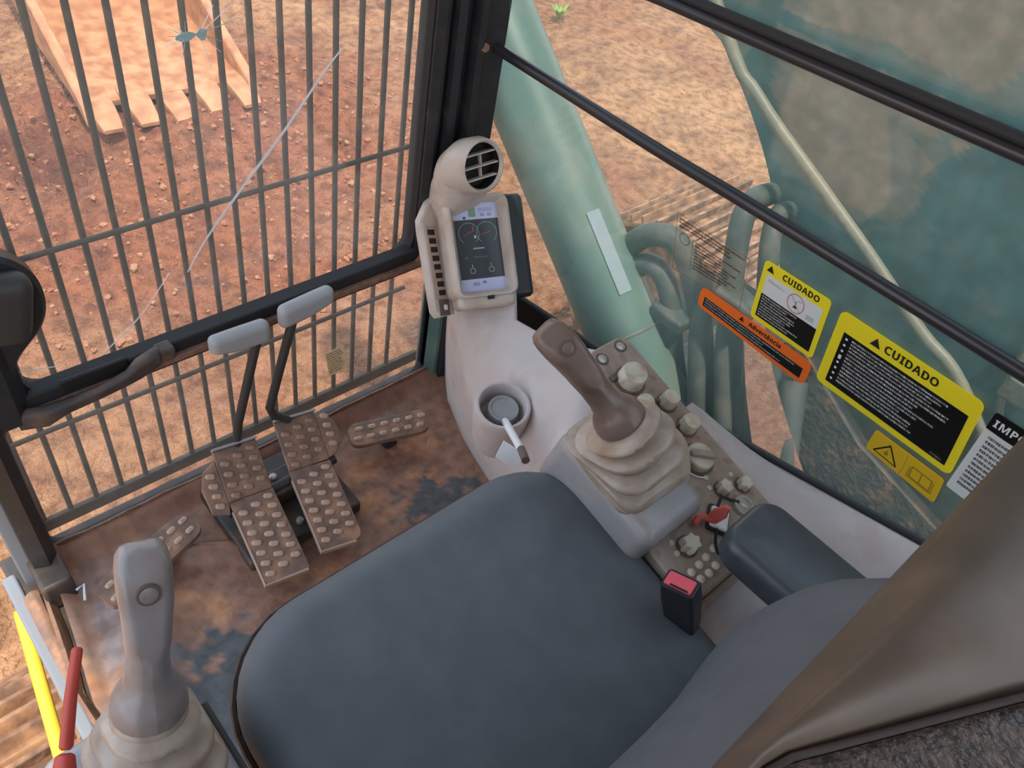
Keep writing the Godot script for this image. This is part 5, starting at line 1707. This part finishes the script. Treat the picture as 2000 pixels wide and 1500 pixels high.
# ---------------------------------------------------------------- odds and ends
func small_things() -> void:
	# handle on the rail of the front window
	var h := thing("grab_bar", "long dark grip handle at the left end of the front window rail", "handle", Vector3(0.2, 0.40, -0.965))
	part("handle_bar", loft(_bar_rings([[Vector3(0.085, 0.392, -0.963), 0.018, 0.012], [Vector3(0.12, 0.386, -0.955), 0.017, 0.012], [Vector3(0.15, 0.394, -0.95), 0.011, 0.009], [Vector3(0.2, 0.398, -0.948), 0.010, 0.008], [Vector3(0.245, 0.405, -0.949), 0.012, 0.009], [Vector3(0.265, 0.412, -0.952), 0.017, 0.011], [Vector3(0.295, 0.413, -0.96), 0.016, 0.012], [Vector3(0.302, 0.413, -0.964), 0.012, 0.01]])), M.rusty_black, h, 60.0)
	part("recess", rbox(Vector3(0.1, 0.022, 0.008), 0.003, Vector3(0.205, 0.418, -0.968), 2), M.ink, h)
	part("end_latch", rbox(Vector3(0.03, 0.026, 0.026), 0.006, Vector3(0.312, 0.41, -0.968), 3), M.rusty_black, h)

	# worn paper label on the low front pane
	var fi := Image.create(128, 128, false, Image.FORMAT_RGB8)
	fi.fill(rgb(240, 222, 186))
	_dashes(fi, Rect2i(10, 10, 108, 108), 9, rgb(186, 156, 122), 31, 0.9)
	var fm := mat("faded_print", Color.WHITE, 0.8)
	fm.albedo_texture = ImageTexture.create_from_image(fi)
	fm.texture_repeat = false
	fm.backlight_enabled = true
	fm.backlight = Color(0.8, 0.8, 0.8)
	tag(part("faded_label", plate_between(Vector3(0.626, 0.212, -1.0), Vector3(0.674, 0.214, -1.0), Vector3(0.69, 0.142, -1.0), Vector3(0.638, 0.136, -1.0), PackedVector2Array([Vector2(0, 0.05), Vector2(0.3, 0), Vector2(0.95, 0.04), Vector2(1, 0.5), Vector2(0.93, 1), Vector2(0.4, 0.96), Vector2(0.04, 1)]), 0.0, 0.0006, Vector3.BACK), fm, self, 38.0, Vector3.ZERO, Vector3(0.66, 0.176, -1.0)), "worn cream paper label stuck to the low front pane, right of the hand levers", "label")

	# pale stick lying out of the cup holder
	var w := thing("white_stick", "flat white plastic stick leaning out of the cup holder", "stick", Vector3(0.735, 0.345, -0.575))
	part("shaft", tube([Vector3(0.695, 0.392, -0.562), Vector3(0.672, 0.415, -0.525), Vector3(0.645, 0.438, -0.474)], [0.0065, 0.0065, 0.006], 8), M.white_plastic, w, 50.0)
	part("tip", tube([Vector3(0.65, 0.4345, -0.482), Vector3(0.634, 0.445, -0.456)], 0.0068, 8), M.knob_dark, w, 50.0)
	part("tag_label", rbox(Vector3(0.03, 0.002, 0.04), 0.0008, Vector3.ZERO, 1).moved(Transform3D(Basis.from_euler(Vector3(0.4, 0.6, 0.4)), Vector3(0.64, 0.415, -0.492))), M.white_plastic, w)

	# key fob with a red tag on a black cord
	var k := thing("key_fob", "red and white key tag on a black cord lying on the console plate", "key tag", Vector3(0.76, 0.49, -0.205))
	var F := on_panel(0.762, -0.2, 0.006)
	part("fob_body", rbox(Vector3(0.034, 0.01, 0.028), 0.004, Vector3.ZERO, 3).moved(F * Transform3D(Basis(Vector3.UP, 0.6), Vector3.ZERO)), M.white_plastic, k)
	part("fob_surround", rbox(Vector3(0.042, 0.008, 0.034), 0.004, Vector3(0, -0.003, 0), 3).moved(F * Transform3D(Basis(Vector3.UP, 0.6), Vector3.ZERO)), M.black_plastic, k)
	part("red_tag", prism(PackedVector2Array([Vector2(-0.008, 0.0), Vector2(0.008, 0.0), Vector2(0.0105, 0.034), Vector2(0.003, 0.056), Vector2(-0.004, 0.055), Vector2(-0.0105, 0.034)]), 0.004, 0.001).moved(Transform3D(Basis(Vector3(0.35, -0.2, 0.9).normalized(), Vector3(-0.05, 0.97, 0.23).normalized(), Vector3(0.9, 0.1, -0.33).normalized()).orthonormalized(), Vector3(0.745, 0.494, -0.204))), M.tag_red, k)
	part("red_loop", tube(curve([Vector3(0.748, 0.503, -0.2), Vector3(0.735, 0.504, -0.215), Vector3(0.724, 0.5, -0.214)], 4), 0.005, 8, 1.0), M.tag_red, k)
	part("cord", tube(curve([Vector3(0.745, 0.497, -0.19), Vector3(0.726, 0.494, -0.175), Vector3(0.722, 0.489, -0.163), Vector3(0.735, 0.485, -0.152), Vector3(0.755, 0.482, -0.143), Vector3(0.775, 0.48, -0.138)], 5), 0.0022, 6), M.ink, k, 60.0)
	part("cord", tube(curve([Vector3(0.77, 0.5, -0.21), Vector3(0.79, 0.502, -0.218), Vector3(0.803, 0.497, -0.208), Vector3(0.812, 0.495, -0.2)], 4), 0.0022, 6), M.ink, k, 60.0)

func _bar_rings(st: Array) -> Array:
	var o := []
	for q in st:
		var r := PackedVector3Array()
		for p in ring_rr(q[2] * 2.0, q[1] * 2.0, minf(q[1], q[2]) * 0.8, 5): r.append(q[0] + Vector3(0, p.y, p.x))
		o.append(r)
	return o
